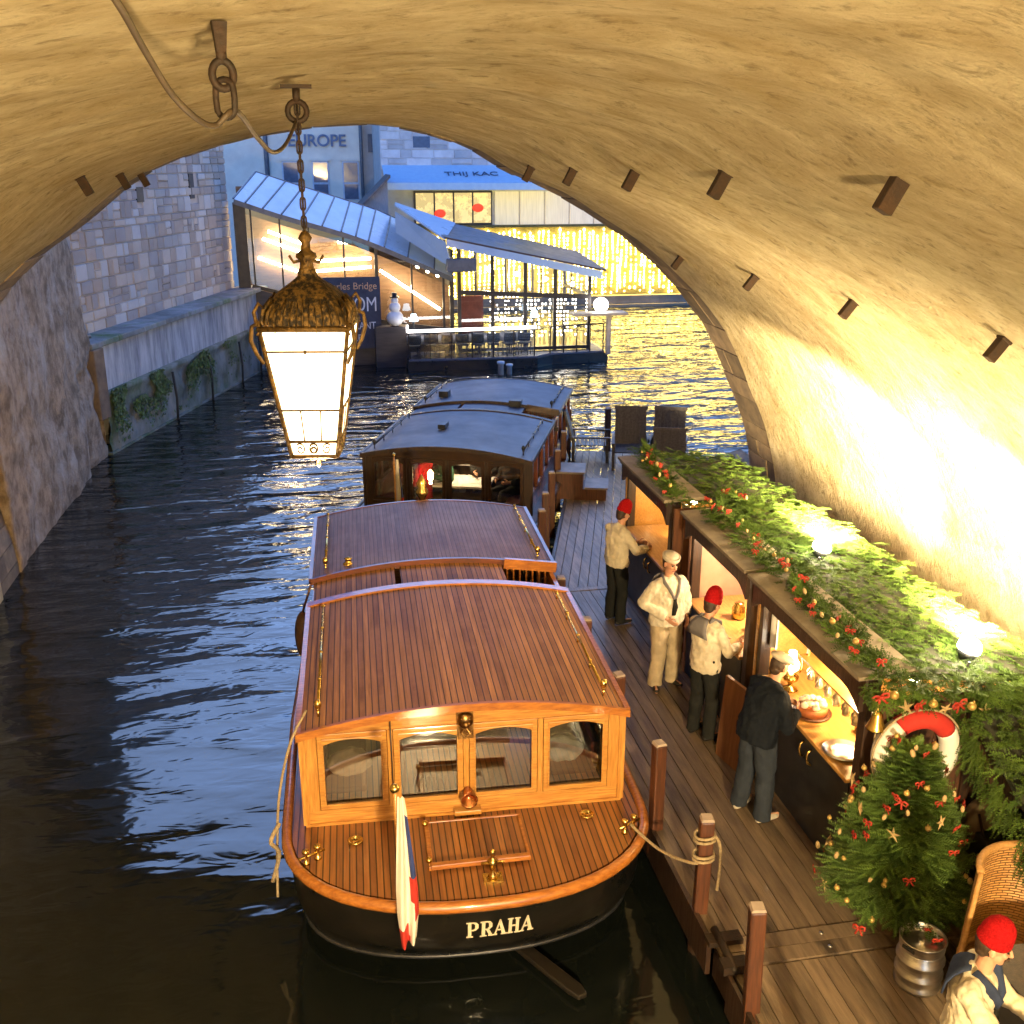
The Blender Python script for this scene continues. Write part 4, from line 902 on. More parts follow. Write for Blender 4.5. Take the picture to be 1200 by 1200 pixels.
# ornaments
OR = mat('red_bow_cloth', (.40, .03, .014), (.28, .02, .01), .6, rnd=.15); GO = mat('gold_bauble', (.50, .34, .10), (.40, .27, .08), .45, .4); CR = mat('straw_ornament', (.46, .33, .16), (.36, .25, .11), .75)
def bow():
    mb = MB()
    for sg in (-1, 1):
        mb.tube([(0, 0, 0), (sg*.03, 0, .022), (sg*.06, .004, .016), (sg*.058, .004, -.014), (sg*.03, 0, -.012), (0, 0, 0)], [(.012, .006)]*6, 6)
        mb.tube([(0, 0, 0), (sg*.02, .006, -.035), (sg*.036, .006, -.065)], [(.010, .004)]*3, 6)
    mb.ell((0, .008, 0), .014, n=8, m=6); return mb
def ball():
    mb = MB(); mb.ell((0, 0, 0), .034, n=12, m=8); mb.lathe([(.009, .03), (.009, .043), (.001, .045)], n=8); return mb
def star():
    mb = MB(); P = [((.066 if i % 2 == 0 else .022)*sin(pi*i/5), (.066 if i % 2 == 0 else .022)*cos(pi*i/5)) for i in range(10)]
    vs = [(x, -.0, z) for x, z in P]+[(0, .016, 0), (0, -.016, 0)]; mb.add(vs, [f for i in range(10) for f in ((i, (i+1) % 10, 10), ((i+1) % 10, i, 11))]); return mb
def pod():
    mb = MB(); mb.lathe([(.001, -.05), (.022, -.03), (.027, 0), (.02, .03), (.001, .045)], n=10); return mb
protos = {}
def ornament(kind_, loc, where, rot=0, sc=1):
    spec = dict(red_bow=(bow, OR, 'small red bow', 'bow'), gold_bauble=(ball, GO, 'small gold bauble', 'bauble'), straw_star=(star, CR, 'pale straw star', 'star'), straw_pod=(pod, CR, 'pale straw pendant', 'pendant'))[kind_]
    if kind_ not in protos: protos[kind_] = o = spec[0]().build(kind_, spec[1])
    else: o = protos[kind_].copy(); COL.objects.link(o)
    o.location = loc; o.rotation_euler = (rg.uniform(-.4, .4), rg.uniform(-.4, .4), rot); o.scale = (sc, sc, sc)
    return tag(o, f'{spec[2]} {where}', spec[3], f'{spec[2]}s {where}')
for i in range(64):
    c = cen[int(1+i*72/64)]; k = ('red_bow', 'red_bow', 'gold_bauble', 'red_bow', 'straw_pod')[i % 5]
    a = rg.uniform(.4, 2.3); ornament(k, c+V((.12*cos(a)-.03, rg.uniform(-.05, .05), .14*sin(a)+.03)), 'on the eave garland', rg.uniform(2.2, 3.9), rg.uniform(.5, .85))
for i in range(9): ornament(('red_bow', 'gold_bauble', 'straw_star')[i % 3], V((4.3+.12*i, 6.82, 2.80-.02*i+rg.uniform(-.08, .04))), 'on the garland end', pi+rg.uniform(-.4, .4), 1.1)
# Christmas tree
TX, TY = 4.54, 6.62
xt = thing('christmas_tree', 'bushy fir Christmas tree with red bows beside the steel keg', 'tree', (TX, TY, DZ))
mb = MB(); mb.tube([(0, 0, 0), (0, 0, 1.62)], [.045, .012], 8); mb.lathe([(.16, 0), (.17, .02), (.15, .2), (.001, .2)], n=16); mb.build('trunk', TWIG, xt)
mb = MB(); TH = 1.76; rad = lambda z: .78*(1-(z/TH))**.60*(1-.35*max(0, .45-z)/.25)+.03
tips = []
for i in range(760):
    f = rg.random()**1.25; z = .34+f*(TH-.38); a = rg.uniform(0, 2*pi); R0 = rad(z)*rg.uniform(.82, 1.08); st = rg.uniform(.06, .6)
    d = V((cos(a), sin(a), rg.uniform(-.28, .22)+.5*f)); 
    Lb = max(.14, R0*(1-st)); p = V((cos(a)*R0*st, sin(a)*R0*st, z))
    branch(mb, p, d, V((-.35*cos(a), -.35*sin(a), 1)).normalized(), Lb, rg, 4, .027)
    tips.append((p+d.normalized()*Lb, a))
for i in range(10): branch(mb, V((0, 0, TH-.3+.02*i)), V((rg.uniform(-.5, .5), rg.uniform(-.5, .5), 1)), V((0, -1, .2)), .17, rg, 3)
mb.build('crown', FIRB, xt)
ks = ['red_bow']*5+['gold_bauble']*3+['straw_pod']*3+['straw_star']
n_ = 0
for p, a in tips:
    q = p; 
    if n_ >= 84: break
    if q.x*-.1+q.y*-.9 < .1*0 or q.z > TH-.1: pass
    if not (-.75 < cos(a-radians(250)) ): continue
    if rg.random() > .35: continue
    k = ks[n_ % len(ks)]; n_ += 1
    ornament(k, V((TX, TY, DZ))+q*1.0+V((0, 0, .03)), 'on the Christmas tree', a+pi/2+rg.uniform(-.5, .5), rg.uniform(.55, .85) if k != 'straw_star' else 1.05)
# ------------------------------------------------------------------ flood lamps on the roof
for i, ((x, y), lb, e, aim) in enumerate(((FL[0], 'floodlight glaring among fir branches halfway along the roof', E_F[0], (7.6, 12.2, 4.1)), (FL[1], 'floodlight glaring on the near end of the fir roof', E_F[1], (7.4, 9.0, 3.9)))):
    f = thing('floodlight', lb, 'floodlight', (x, y, 2.78), 0, 'floodlights on the fir roof')
    d = (V(aim)-V((x, y, 2.95))).normalized(); R = d.to_track_quat('Z', 'Y').to_matrix().to_4x4(); M = Matrix.Translation((0, 0, .10)) @ V((.22, -.12, 1)).to_track_quat('Z', 'Y').to_matrix().to_4x4()
    mb = MB(); mb.lathe([(.05, -.1), (.08, -.06), (.085, -.012), (.07, -.006)], n=20, M=M); mb.build('housing', DKMETAL, f)
    mb = MB(); mb.lathe([(.10, -.005), (.10, .035), (.085, .07), (.05, .095), (.001, .105)], n=20, M=M); mb.build('lens', glow('flood_lens', (1, .88, .6), 40), f)
    mb = MB(); mb.tube([M @ V((-.21, 0, -.03)), M @ V((-.2, 0, -.16)), M @ V((.2, 0, -.16)), M @ V((.21, 0, -.03))], .012, 6); mb.build('bracket', DKMETAL, f)
    l = bpy.data.lights.new('flood_spot', 'SPOT'); l.energy = E_S[i]; l.color = (1, .76, .40); l.spot_size = radians(64); l.spot_blend = .55; l.shadow_soft_size = .1
    o = bpy.data.objects.new('flood_spot', l); COL.objects.link(o); d2 = (V(((7.6, 13.6, 2.7), (7.72, 10.6, 2.6))[i])-V((x, y, 3.1))).normalized(); o.location = V((x, y, 3.05))+d2*.22; o.rotation_euler = d2.to_track_quat('-Z', 'Y').to_euler()
    l = bpy.data.lights.new('flood_beam', 'AREA'); l.energy = e; l.color = (1, .74, .39); l.size = .3; l.shape = 'DISK'; l.spread = radians(180)
    o = bpy.data.objects.new('flood_beam', l); COL.objects.link(o); o.location = V((x, y, 2.98))+d*.30; o.rotation_euler = d.to_track_quat('-Z', 'Y').to_euler()
    plight('flood_spill', V((x, y, 2.98))+d*.1+V((-.05, -.1, .30)), 42, (1, .78, .45), .12)
# ------------------------------------------------------------------ keg, basket chair and clutter by the near edge
kg = thing('beer_keg', 'stainless steel beer keg standing on the planks below the tree', 'keg', (4.40, 5.98, DZ), .4)
mb = MB(); mb.lathe([(.155, 0), (.175, .005), (.18, .03), (.168, .05), (.172, .10), (.185, .12), (.185, .14), (.172, .16), (.172, .235), (.185, .25), (.185, .27), (.172, .285), (.170, .34), (.16, .36), (.10, .378), (.035, .382), (.035, .40), (.02, .41), (.001, .41)], n=32); mb.build('body', STEEL, kg)
mb = MB(); mb.lathe([(.165, .345), (.172, .36), (.176, .43), (.182, .437), (.176, .444), (.166, .43), (.160, .36)], n=32); mb.build('top_rim', STEEL, kg)
mb = MB(); mb.cbox((.178, 0, .40), .012, .11, .03); mb.cbox((-.178, 0, .40), .012, .11, .03); mb.build('hand_hole', mat('dark_slot', (.03, .03, .03)), kg, bevel=.005)
WICK, t, b, L = nt('wicker')
tc = t.nodes.new('ShaderNodeTexCoord'); bt_ = t.nodes.new('ShaderNodeTexBrick'); bt_.inputs['Scale'].default_value = 1; bt_.inputs['Brick Width'].default_value = .075; bt_.inputs['Row Height'].default_value = .022; bt_.inputs['Mortar Size'].default_value = .004; bt_.inputs['Mortar Smooth'].default_value = 1
bt_.inputs[1].default_value = (.52, .27, .085, 1); bt_.inputs[2].default_value = (.38, .18, .05, 1); bt_.inputs[3].default_value = (.10, .045, .015, 1)
L(tc.outputs['UV'], bt_.inputs[0]); L(bt_.outputs[0], b.inputs['Base Color']); bn = t.nodes.new('ShaderNodeBump'); bn.inputs['Distance'].default_value = .012; bn.invert = True; L(bt_.outputs[1], bn.inputs['Height']); L(bn.outputs[0], b.inputs['Normal']); b.inputs['Roughness'].default_value = .55
wk = thing('wicker_basket', 'tall honey brown wicker basket chair behind the man in the red hat', 'basket', (4.76, 5.50, DZ), radians(10)); wk.scale = (.95, .95, .95)
def wicker(pts_rows, name):
    mb = MB(); mb.smooth = True; mb.grid(pts_rows, [[(k*.05, i*.06) for k in range(len(r))] for i, r in enumerate(pts_rows)]); return mb.build(name, WICK, wk, solid=.018)
# round base tub, and a leaning hooped back rising behind it
wicker([[((.30+.05*z)*cos(a*pi/16), (.30+.05*z)*sin(a*pi/16), z) for a in range(33)] for z in [i*.06 for i in range(10)]], 'tub')
mb = MB(); mb.tube([(.33*cos(a*pi/16), .33*sin(a*pi/16), .545) for a in range(32)], .022, 8, closed=True); mb.build('tub_rim', mat('wicker_rim', (.5, .27, .09), (.36, .18, .05), .6, scale=30, bump=.8), wk)
rows = []
for i in range(15):
    f = i/14; z = .5+.75*f; r = []
    for k in range(25):
        a = radians(-70)+radians(220)*k/24; R = .34+.10*f; r.append((.28*f+R*cos(a), .05*f+R*sin(a), z+.0*f))
    rows.append(r)
wicker(rows, 'hooped_back')
mb = MB(); mb.tube(rows[-1], .03, 8); mb.tube([r[0] for r in rows], .022, 8); mb.tube([r[-1] for r in rows], .022, 8); mb.build('back_rim', bpy.data.materials['wicker_rim'], wk)
dt = thing('serving_counter', 'dark counter edge in front of the man in the red hat', 'counter', (4.30, 4.45, DZ))
mb = MB(); mb.box(0, 1.2, -.3, .72, 0, .98); mb.build('body', COUNT, dt); mb = MB(); mb.box(-.02, 1.22, -.32, .74, .98, 1.02); mb.build('top', WOODDK, dt, bevel=.008)
sd = thing('leather_saddle_bag', 'olive brown leather bag slumped between the tree and the hedge', 'bag', (5.32, 6.75, DZ+.86), .5)
mb = MB(); mb.ell((0, 0, 0), .16, .12, .22, 16, 12, M=Matrix.Rotation(.5, 4, 'Y')); voxel(mb, 'body', mat('olive_leather', (.13, .085, .045), (.08, .05, .03), .5), sd, .015, 3, .02, 6)
mb = MB(); mb.tube([(-.12, -.05, .14), (-.18, -.14, .0), (-.1, -.15, -.18), (.06, -.14, -.2)], .012, 6); mb.build('strap', IRON, sd)
cr = thing('storage_crate', 'dark stacked crates behind the Christmas tree', 'crate', (5.5, 6.6, DZ))
mb = MB(); mb.box(-.32, .35, -.26, .3, 0, .42); mb.build('body', COUNT, cr, bevel=.01); mb = MB(); mb.box(-.28, .31, -.22, .27, .425, .84); mb.build('upper_body', COUNT, cr, bevel=.01); mb = MB(); mb.bar((-.3, -.28, .86), (.4, -.3, .7), .03, .03); mb.box(-.3, -.05, -.285, -.27, .62, .66); mb.build('lid_bar', STEEL, cr)
# ------------------------------------------------------------------ lantern, chain, hooks, cable under the arch
def link(mb, c, L_, W_, r, ax, tilt=0):
    """one oval chain link standing along z, lying in the plane of axis ax"""
    P = []
    for i in range(16):
        a = 2*pi*i/16; u = W_/2*cos(a); v = (L_/2-W_/2)*(1 if sin(a) > 0 else -1)*(abs(sin(a)) > .05)+W_/2*sin(a)
        P.append(V(c)+V((u, 0, v)) if ax == 0 else V(c)+V((0, u, v)))
    mb.tube(P, r, 8, closed=True)
BRZ = mat('gilded_old_bronze', (.17, .095, .022), (.035, .02, .008), .5, .6, scale=22, bump=.8, bscale=40)
LX, LY = -.04, 6.6
BRZD = mat('dark_leafy_bronze', (.15, .085, .02), (.018, .012, .006), .5, .5, scale=26, bump=1.5, bscale=30, lo=.42, hi=.56)
lt = thing('hanging_lantern', 'lit square bronze lantern hanging from a chain under the arch', 'lantern', (LX, LY, 5.14), radians(-9)); lt.scale = (.86, .86, 1.02)
hw0, hw1, h1, h2 = .165, .305, .80, .88
GLW = glow('lantern_milk_glass', (1, .80, .50), 2.2)
for k in range(4):
    Rk = Matrix.Rotation(k*pi/2, 4, 'Z')
    P = lambda f, z: V((f*(hw0+(hw1-hw0)*z/h1), -(hw0+(hw1-hw0)*z/h1), z))
    mb = MB(Rk); mb.add([P(-.97, .1), P(.97, .1), P(.97, .66), P(-.97, .66)], [(0, 1, 2, 3)]); mb.add([P(-.97, .67), P(.97, .67), P(.97, .79), P(-.97, .79)], [(0, 1, 2, 3)]); mb.add([P(-.94, .01), P(.94, .01), P(.94, .095), P(-.94, .095)], [(0, 1, 2, 3)]); mb.build('pane', GLW, lt)
    mb = MB(Rk); mb.tube([P(-1, 0), P(-1, h1)], .016, 6)
    for z, r in ((0, .013), (.098, .010), (.30, .007), (.665, .007), (.80, .018)): mb.tube([P(-1.0, z)+V((0, -.004, 0)), P(1.0, z)+V((0, -.004, 0))], r, 6)
    for f in (-.33, .33): mb.tube([P(f, .1)+V((0, -.004, 0)), P(f, .30)+V((0, -.004, 0))], .006, 5)
    mb.ell(P(0, .665)+V((0, -.012, 0)), .014, n=8, m=6)
    for f in (-.6, -.3, .3, .6): mb.ell(P(f, .30 if abs(f) < .5 else .665)+V((0, -.01, 0)), .007, n=6, m=5)
    for cx_, sg in ((-.55, 1), (.55, -1), (-.0, 1), (.0, -1)):      # scroll work along the foot
        c = P(cx_, .05)+V((0, -.012, 0)); pts = [c+V((sg*(.008+.030*i/14)*cos(i*.62), 0, (.008+.030*i/14)*sin(i*.62))) for i in range(15)]; mb.tube(pts, .006, 5)
    mb.build('frame', BRZ, lt)
    # corner scroll bracket
    mb = MB(Matrix.Rotation(k*pi/2+pi/4, 4, 'Z')); c = hw1*1.42
    mb.tube([V((c-.02, 0, .60)), V((c+.03, 0, .66)), V((c+.07, 0, .74)), V((c+.055, 0, .82)), V((c+.0, 0, .84)), V((c-.01, 0, .79)), V((c+.02, 0, .77))], [.012, .014, .016, .015, .013, .010, .008], 8)
    mb.tube([V((c+.01, 0, .82)), V((c+.03, 0, .90)), V((c-.01, 0, .95)), V((c-.05, 0, .92))], [.014, .014, .011, .008], 8); mb.build('corner_scroll', BRZ, lt)
# square dome with hanging leaf edge
mb = MB(); mb.smooth = True; prof = [(.335, .80), (.345, .83), (.325, .885), (.285, .945), (.215, 1.0), (.13, 1.045), (.075, 1.08), (.06, 1.12)]
rows = []
for r, z in prof:
    row = []
    for k in range(49):
        a = 2*pi*k/48; q = (abs(cos(a))**5+abs(sin(a))**5)**(-.2); rr = r*q*(1+.015*sin(k*pi/2)+.02*noise.noise(V((k*.7, z*20, 1)))); row.append((rr*cos(a), rr*sin(a), z+.01*(k % 2)*(z < .82)))
    rows.append(row)
mb.grid(rows); mb.build('dome', BRZD, lt).scale = (.90, .90, 1)
mb = MB()
for k in range(44):
    a = 2*pi*k/44; q = (abs(cos(a))**5+abs(sin(a))**5)**(-.2)
    pts = []
    for r, z in ((.275, .965), (.335, .90), (.352, .85), (.345, .80)): pts.append((r*q*cos(a), r*q*sin(a), z-.012*(k % 3)))
    mb.tube(pts, [(.010, .004), (.018, .006), (.016, .006), (.004, .003)], 6)
mb.build('leaf_fringe', BRZD, lt).scale = (.90, .90, 1)
mb = MB(); mb.lathe([(.07, 1.1), (.05, 1.13), (.045, 1.17), (.075, 1.19), (.07, 1.21), (.035, 1.23), (.03, 1.27), (.05, 1.3), (.03, 1.33), (.001, 1.35)], n=14)
for a in range(4): mb.tube([(0, 0, 1.18), (.09*cos(a*pi/2), .09*sin(a*pi/2), 1.16), (.12*cos(a*pi/2), .12*sin(a*pi/2), 1.2)], .01, 6)
mb.build('finial', BRZ, lt)
mb = MB(); mb.lathe([(.001, -.11), (.02, -.09), (.012, -.06), (.03, -.03), (.10, .0), (.16, .005)], n=12)
for a in range(4): mb.tube([(0, 0, -.05), (.05*cos(a*pi/2), .05*sin(a*pi/2), -.06), (.09*cos(a*pi/2+.3), .09*sin(a*pi/2+.3), -.02), (.14*cos(a*pi/2), .14*sin(a*pi/2), .0)], .007, 6)
mb.build('foot_drop', BRZ, lt)
mb = MB(); mb.smooth = True; z = 1.36; k = 0
while z < 2.02: link(mb, (0, 0, z+.03), .07, .034, .0065, k % 2); z += .052; k += 1
mb.tube([(0, 0, 1.34), (0, 0, 2.05)], .008, 6); mb.build('chain', IRON, lt)
hk = thing('ceiling_hook', 'small iron eye hook in the vault carrying the lantern chain', 'hook', (LX, LY, 7.16))
mb = MB(); mb.box(-.09, .09, -.03, .03, .145, .165); mb.tube([(0, 0, .15), (0, 0, .07)], .022, 8); mb.tube([(.055*cos(a*pi/8), .0, .02+.055*sin(a*pi/8)) for a in range(16)], .017, 8, closed=True); mb.build('eye', IRON, hk)
rh = thing('ring_hook', 'big rusty iron eye with a hanging oval ring in the vault', 'hook', (-.265, 3.95, 7.11), .3); rh.scale = (.72, .72, .72)
mb = MB(); mb.prism([(-.035, .33), (.035, .33), (.022, .2), (-.022, .2)], -.02, .02, 'y'); mb.tube([(0, 0, .30), (0, 0, .2), (0, 0, .155)], [(.026, .02)]*3, 8); mb.tube([(.05*cos(a*pi/10), 0, .10+.062*sin(a*pi/10)) for a in range(20)], .019, 10, closed=True); mb.build('eye', IRON, rh)
mb = MB(); link(mb, (0.005, 0, -.005), .17, .095, .016, 1); mb.build('ring', IRON, rh); rh.children[-1].rotation_euler = (0, 0, .9)
mb = MB(); mb.tube(spline([(-.47, 2.5, 7.36), (-.44, 2.95, 7.28), (-.43, 3.3, 7.2), (-.40, 3.6, 7.1), (-.35, 3.85, 7.035), (-.30, 3.93, 7.02), (-.235, 4.0, 7.07), (-.20, 4.7, 7.0), (-.16, 5.4, 6.945), (-.11, 6.1, 6.99), (-.05, 6.57, 7.12)], 50), .0105, 8)
tag(mb.build('lamp_cable', mat('tan_cable', (.075, .048, .024), (.045, .03, .016), .6)), 'slack brown cable looping under the vault to the lantern', 'cable')

# added second lantern, unseen behind the viewpoint where the cable leads, for frontal light
lt2 = copy_tree(lt); lt2.location = (1.0, -4.0, 5.14); lt2['label'] = 'added lit bronze lantern, unseen behind the viewpoint'
plight('lantern_light', (1.0, -4.0, 4.9), E_L, (1, .72, .35), .3).visible_glossy = True  # added point lamp giving the warm frontal light on boat, deck and people
plight('lantern_light', (LX, LY, 4.98), 30, (1, .74, .42), .1)
# ------------------------------------------------------------------ floating restaurant across the water
FRAME = mat('dark_bronze_frame', (.035, .03, .03), rough=.4, metal=.4)
PALER = mat('pale_blue_glazed_roof', (.46, .60, .72), (.36, .50, .64), .3, scale=1.2, coat=.4)
SEAM = mat('roof_seam', (.10, .12, .15), rough=.4)
BROWNIN = mat('warm_brown_lining', (.20, .115, .06), (.14, .08, .04), .5, scale=2, stretch=(1, 1, 8))
TUBE = glow('neon_tube', (1, .80, .48), 14)
GLF = glass('restaurant_glass', (.9, .92, .94), .78, .02)
rs = thing('glazed_restaurant', 'glazed waterside restaurant with a pale blue sloping roof', 'restaurant', (0, 37.5, 0))
EV = [(-2.5, 5.72), (-.96, 5.2), (1.01, 4.62), (2.46, 4.08), (4.83, 3.02)]
UP = [(-1.8, 6.55), (-.2, 6.04), (1.43, 5.53), (2.88, 5.01), (5.1, 3.75)]
GB = [(-2.1, 2.86), (-.8, 2.5), (.8, 2.0), (2.2, 1.55), (4.83, 1.15)]
mb = MB(); n = 13
e_ = spline([(x, 0, z) for x, z in EV], n); u_ = spline([(x, 2.0, z) for x, z in UP], n); g_ = spline([(x, 0, z) for x, z in GB], n)
for i in range(n-1):
    a, b_, c, d = e_[i], e_[i+1], u_[i+1], u_[i]; mb.add([a+V((.015, -.12, 0)), b_+V((-.015, -.12, 0)), c+V((-.015, 0, 0)), d+V((.015, 0, 0))], [(0, 1, 2, 3)])
mb.build('roof', PALER, rs, solid=.04)
mb = MB()
for i in range(n): mb.bar(e_[i]+V((0, -.13, .03)), u_[i]+V((0, 0, .03)), .05, .05)
for i in range(n-1): mb.bar(e_[i]+V((0, -.12, -.07)), e_[i+1]+V((0, -.12, -.07)), .06, .16); mb.bar(u_[i]+V((0, .03, 0)), u_[i+1]+V((0, .03, 0)), .06, .1)
mb.build('roof_seam', SEAM, rs)
def zl(P, x):
    for (a, b_), (c, d) in zip(P, P[1:]):
        if a <= x <= c: return b_+(d-b_)*(x-a)/(c-a)
    return P[-1][1] if x > P[-1][0] else P[0][1]
mb = MB()
for x, wd in ((-2.35, .40), (-1.99, .06), (-1.05, .06), (-.1, .06), (1.06, .06), (2.16, .12), (3.39, .06), (4.51, .08), (4.8, .14)): mb.box(x-wd/2, x+wd/2, -.05, .05, zl(GB, x)-.1, zl(EV, x)-.05)
for i in range(n-1): mb.bar(g_[i], g_[i+1], .08, .12)
mb.build('window_frame', FRAME, rs)
mb = MB(); mb.grid([[tuple(p) for p in g_], [(p.x, 0, p.z-.1) for p in e_]]); mb.build('glazing', GLF, rs)
mb = MB(); mb.prism([(-2.5, 0), (4.9, 0), (4.9, 3.4), (2.88, 4.7), (-1.8, 6.1), (-2.5, 6.1)], 1.5, 1.6, 'y'); mb.grid([[tuple(p+V((0, .1, -.35))) for p in e_], [tuple(p+V((0, -.45, -.45))) for p in u_]]); mb.build('lining', BROWNIN, rs)
mb = MB(); mb.box(-2.3, 4.9, .0, .08, 0, 1.2); mb.prism([(-2.5, 0), (4.9, 0), (4.9, 1.1), (2.2, 1.5), (-2.5, 2.9)], -.03, .02, 'y')
mb.box(2.0, 3.15, -.7, -.03, 0, 1.42); mb.build('lower_wall', mat('dark_plank_wall', (.05, .042, .045), (.03, .026, .028), .5, scale=2, stretch=(1, 1, 8)), rs)
for p, q in (((-1.7, 1.2, 4.35), (-.1, 1.2, 3.75)), ((-1.5, 1.2, 4.6), (-.2, 1.2, 4.1)), ((-1.9, 1.3, 3.7), (-.3, 1.3, 3.1)), ((.1, 1.2, 3.55), (2.05, 1.2, 3.62)), ((.1, 1.2, 3.2), (2.05, 1.2, 3.32)), ((2.35, 1.1, 3.2), (4.5, 1.1, 1.75)), ((.9, 1.3, 4.2), (2.0, 1.3, 4.1))): mb = MB(); mb.tube([p, q], .05, 6); mb.build('strip_lamp', TUBE, rs)
for x in (3.6, 3.95, 4.3): mb = MB(); mb.ell((x, -.1, zl(EV, x)-.16), .06, n=8, m=6); mb.build('eave_lamp', TUBE, rs)
plight('restaurant_light', (-.9, 38.4, 4.4), 20, (1, .68, .36)); plight('restaurant_light', (3.2, 38.4, 2.6), 20, (1, .68, .36))
bn_ = thing('restaurant_banner', 'dark blue banner with white lettering hung under the restaurant windows', 'banner', (1.2, 37.33, 1.86))
mb = MB(); mb.box(-1.05, 1.05, -.015, .015, -1.25, 1.25); mb.build('cloth', mat('banner_blue', (.045, .055, .085), (.035, .04, .065), .7), bn_)
FR = Matrix.Rotation(pi/2, 4, 'X'); WLET = mat('white_letters', (.75, .75, .75), rough=.6)
text('lettering', 'Charles Bridge', mat('peach_letters', (.72, .42, .22), rough=.6), .34, Matrix.Translation((-.02, -.02, .93)) @ FR, bn_, .004, .95)
text('lettering', 'ROOM', WLET, .72, Matrix.Translation((.15, -.02, .28)) @ FR, bn_, .004, .72); text('lettering', 'RESTAURANT', WLET, .36, Matrix.Translation((-.03, -.02, -.45)) @ FR, bn_, .004, .8); text('lettering', 'TERRACE', WLET, .36, Matrix.Translation((-.25, -.02, -.88)) @ FR, bn_, .004, .8)
sn = thing('snowman', 'white snowman figure standing beside the dark blue banner', 'snowman', (2.72, 37.0, 1.42))
mb = MB(); mb.ell((0, 0, .28), .30, .28, .28); mb.ell((0, 0, .66), .2, .19, .2); mb.ell((0, -.02, .9), .13, .13, .13); mb.build('body', WHITE, sn); mb = MB(); mb.lathe([(.17, 0), (.17, .02), (.1, .025), (.1, .16), (.001, .16)], (0, 0, 1.0), 12); mb.build('hat', FRAME, sn)
# glazed pavilion
pv = thing('dining_pavilion', 'glazed dining pavilion full of sparkling lights beside the terrace', 'pavilion', (4.95, 37, 0))
XE = 4.95
mb = MB(); mb.add([(-.4, -.35, 4.42), (5.15, -.35, 3.22), (5.15, -.35, 2.95), (-.4, -.35, 4.15)], [(0, 1, 2, 3)]); mb.build('eave_board', PALER, pv, solid=.05)
mb = MB(); mb.add([(-.5, -.38, 4.45), (5.3, -.38, 3.24), (5.3, 4.0, 3.55), (-1.2, 4.0, 5.0)], [(0, 1, 2, 3)]); mb.build('roof', mat('dark_plum_roof', (.06, .035, .045), (.03, .022, .03), .35, scale=3, coat=.4), pv, solid=.06)
mb = MB(); mb.add([(-.45, -.4, 4.38), (-2.1, .0, 5.5), (-1.9, 2.6, 5.5), (.3, 2.6, 4.75)], [(0, 1, 2, 3)]); mb.add([(-2.1, .0, 5.3), (-.45, -.42, 4.3), (-.2, -.3, 3.4), (-2.1, .1, 4.6)], [(0, 1, 2, 3)]); mb.build('hip_roof', PALER, pv, solid=.05)
mb = MB()
for x in (.05, 1.24, 2.42, 3.51, 4.78): 
    mb.box(x-.06, x+.06, -.1, .02, .4, 4.25-.22*x)
    mb.box(x-.04, x+.04, 3.9, 4.0, .4, 4.25-.22*x)
mb.bar((.05, -.06, 2.55), (4.78, -.06, 2.3), .1, .16); mb.bar((0, -.06, 4.2), (4.85, -.06, 3.12), .1, .1); mb.bar((.05, -.06, .5), (4.78, -.06, .5), .1, .12)
for x in (.6, 1.8, 3.0, 4.1): mb.box(x-.02, x+.02, -.05, -.01, 2.4, 4.1-.22*x)
mb.bar((4.8, 0, 2.3), (4.8, 4, 2.3), .1, .12); mb.build('window_frame', FRAME, pv)
mb = MB(); mb.add([(.05, -.03, .5), (4.78, -.03, .5), (4.78, -.03, 3.1), (.05, -.03, 4.15)], [(0, 1, 2, 3)]); mb.add([(4.8, 0, .5), (4.8, 4, .5), (4.8, 4, 3.1), (4.8, 0, 3.1)], [(0, 1, 2, 3)]); mb.build('glazing', GLF, pv)
mb = MB(); mb.box(-.1, 4.85, -.15, 4, .3, .42); mb.build('floor', WOODDK, pv)
mb = MB(); mb.box(-.42, .6, -.55, -.1, 3.3, 3.74); mb.build('air_duct', SEAM, pv, bevel=.03)
mb = MB(); mb.box(.25, 1.05, .9, 1.0, .6, 2.3); mb.build('cabinet', mat('ember_red_cabinet', (.35, .07, .03), rough=.5), pv)
for q, (x0, x1, cc, ee) in enumerate(((1.35, 2.35, (1, .93, .82), 7), (2.5, 3.45, (1, .95, .85), 9), (3.6, 4.6, (1, .9, .75), 8))):
    mb = MB(); rg2 = random.Random(q)
    for i in range(8):
        for j in range(11):
            if rg2.random() < .35: continue
            mb.cbox((x0+(x1-x0)*i/7+rg2.uniform(-.03, .03), 1.2, .75+.145*j), .04, .04, .055 if q else .04)
    mb.build('light_curtain', glow('sparkle', cc, ee), pv)
PEND = glow('pendant', (1, .9, .5), 14)
for i in range(5): mb = MB(); mb.ell((.3+1.05*i, 1.4, 3.4-.2*i), .09, n=10, m=6); mb.build('pendant_lamp', PEND, pv)
plight('restaurant_light', (6.3, 38.5, 2.9), 50, (1, .75, .45)); plight('restaurant_light', (8.8, 38.5, 2.5), 50, (1, .8, .5))
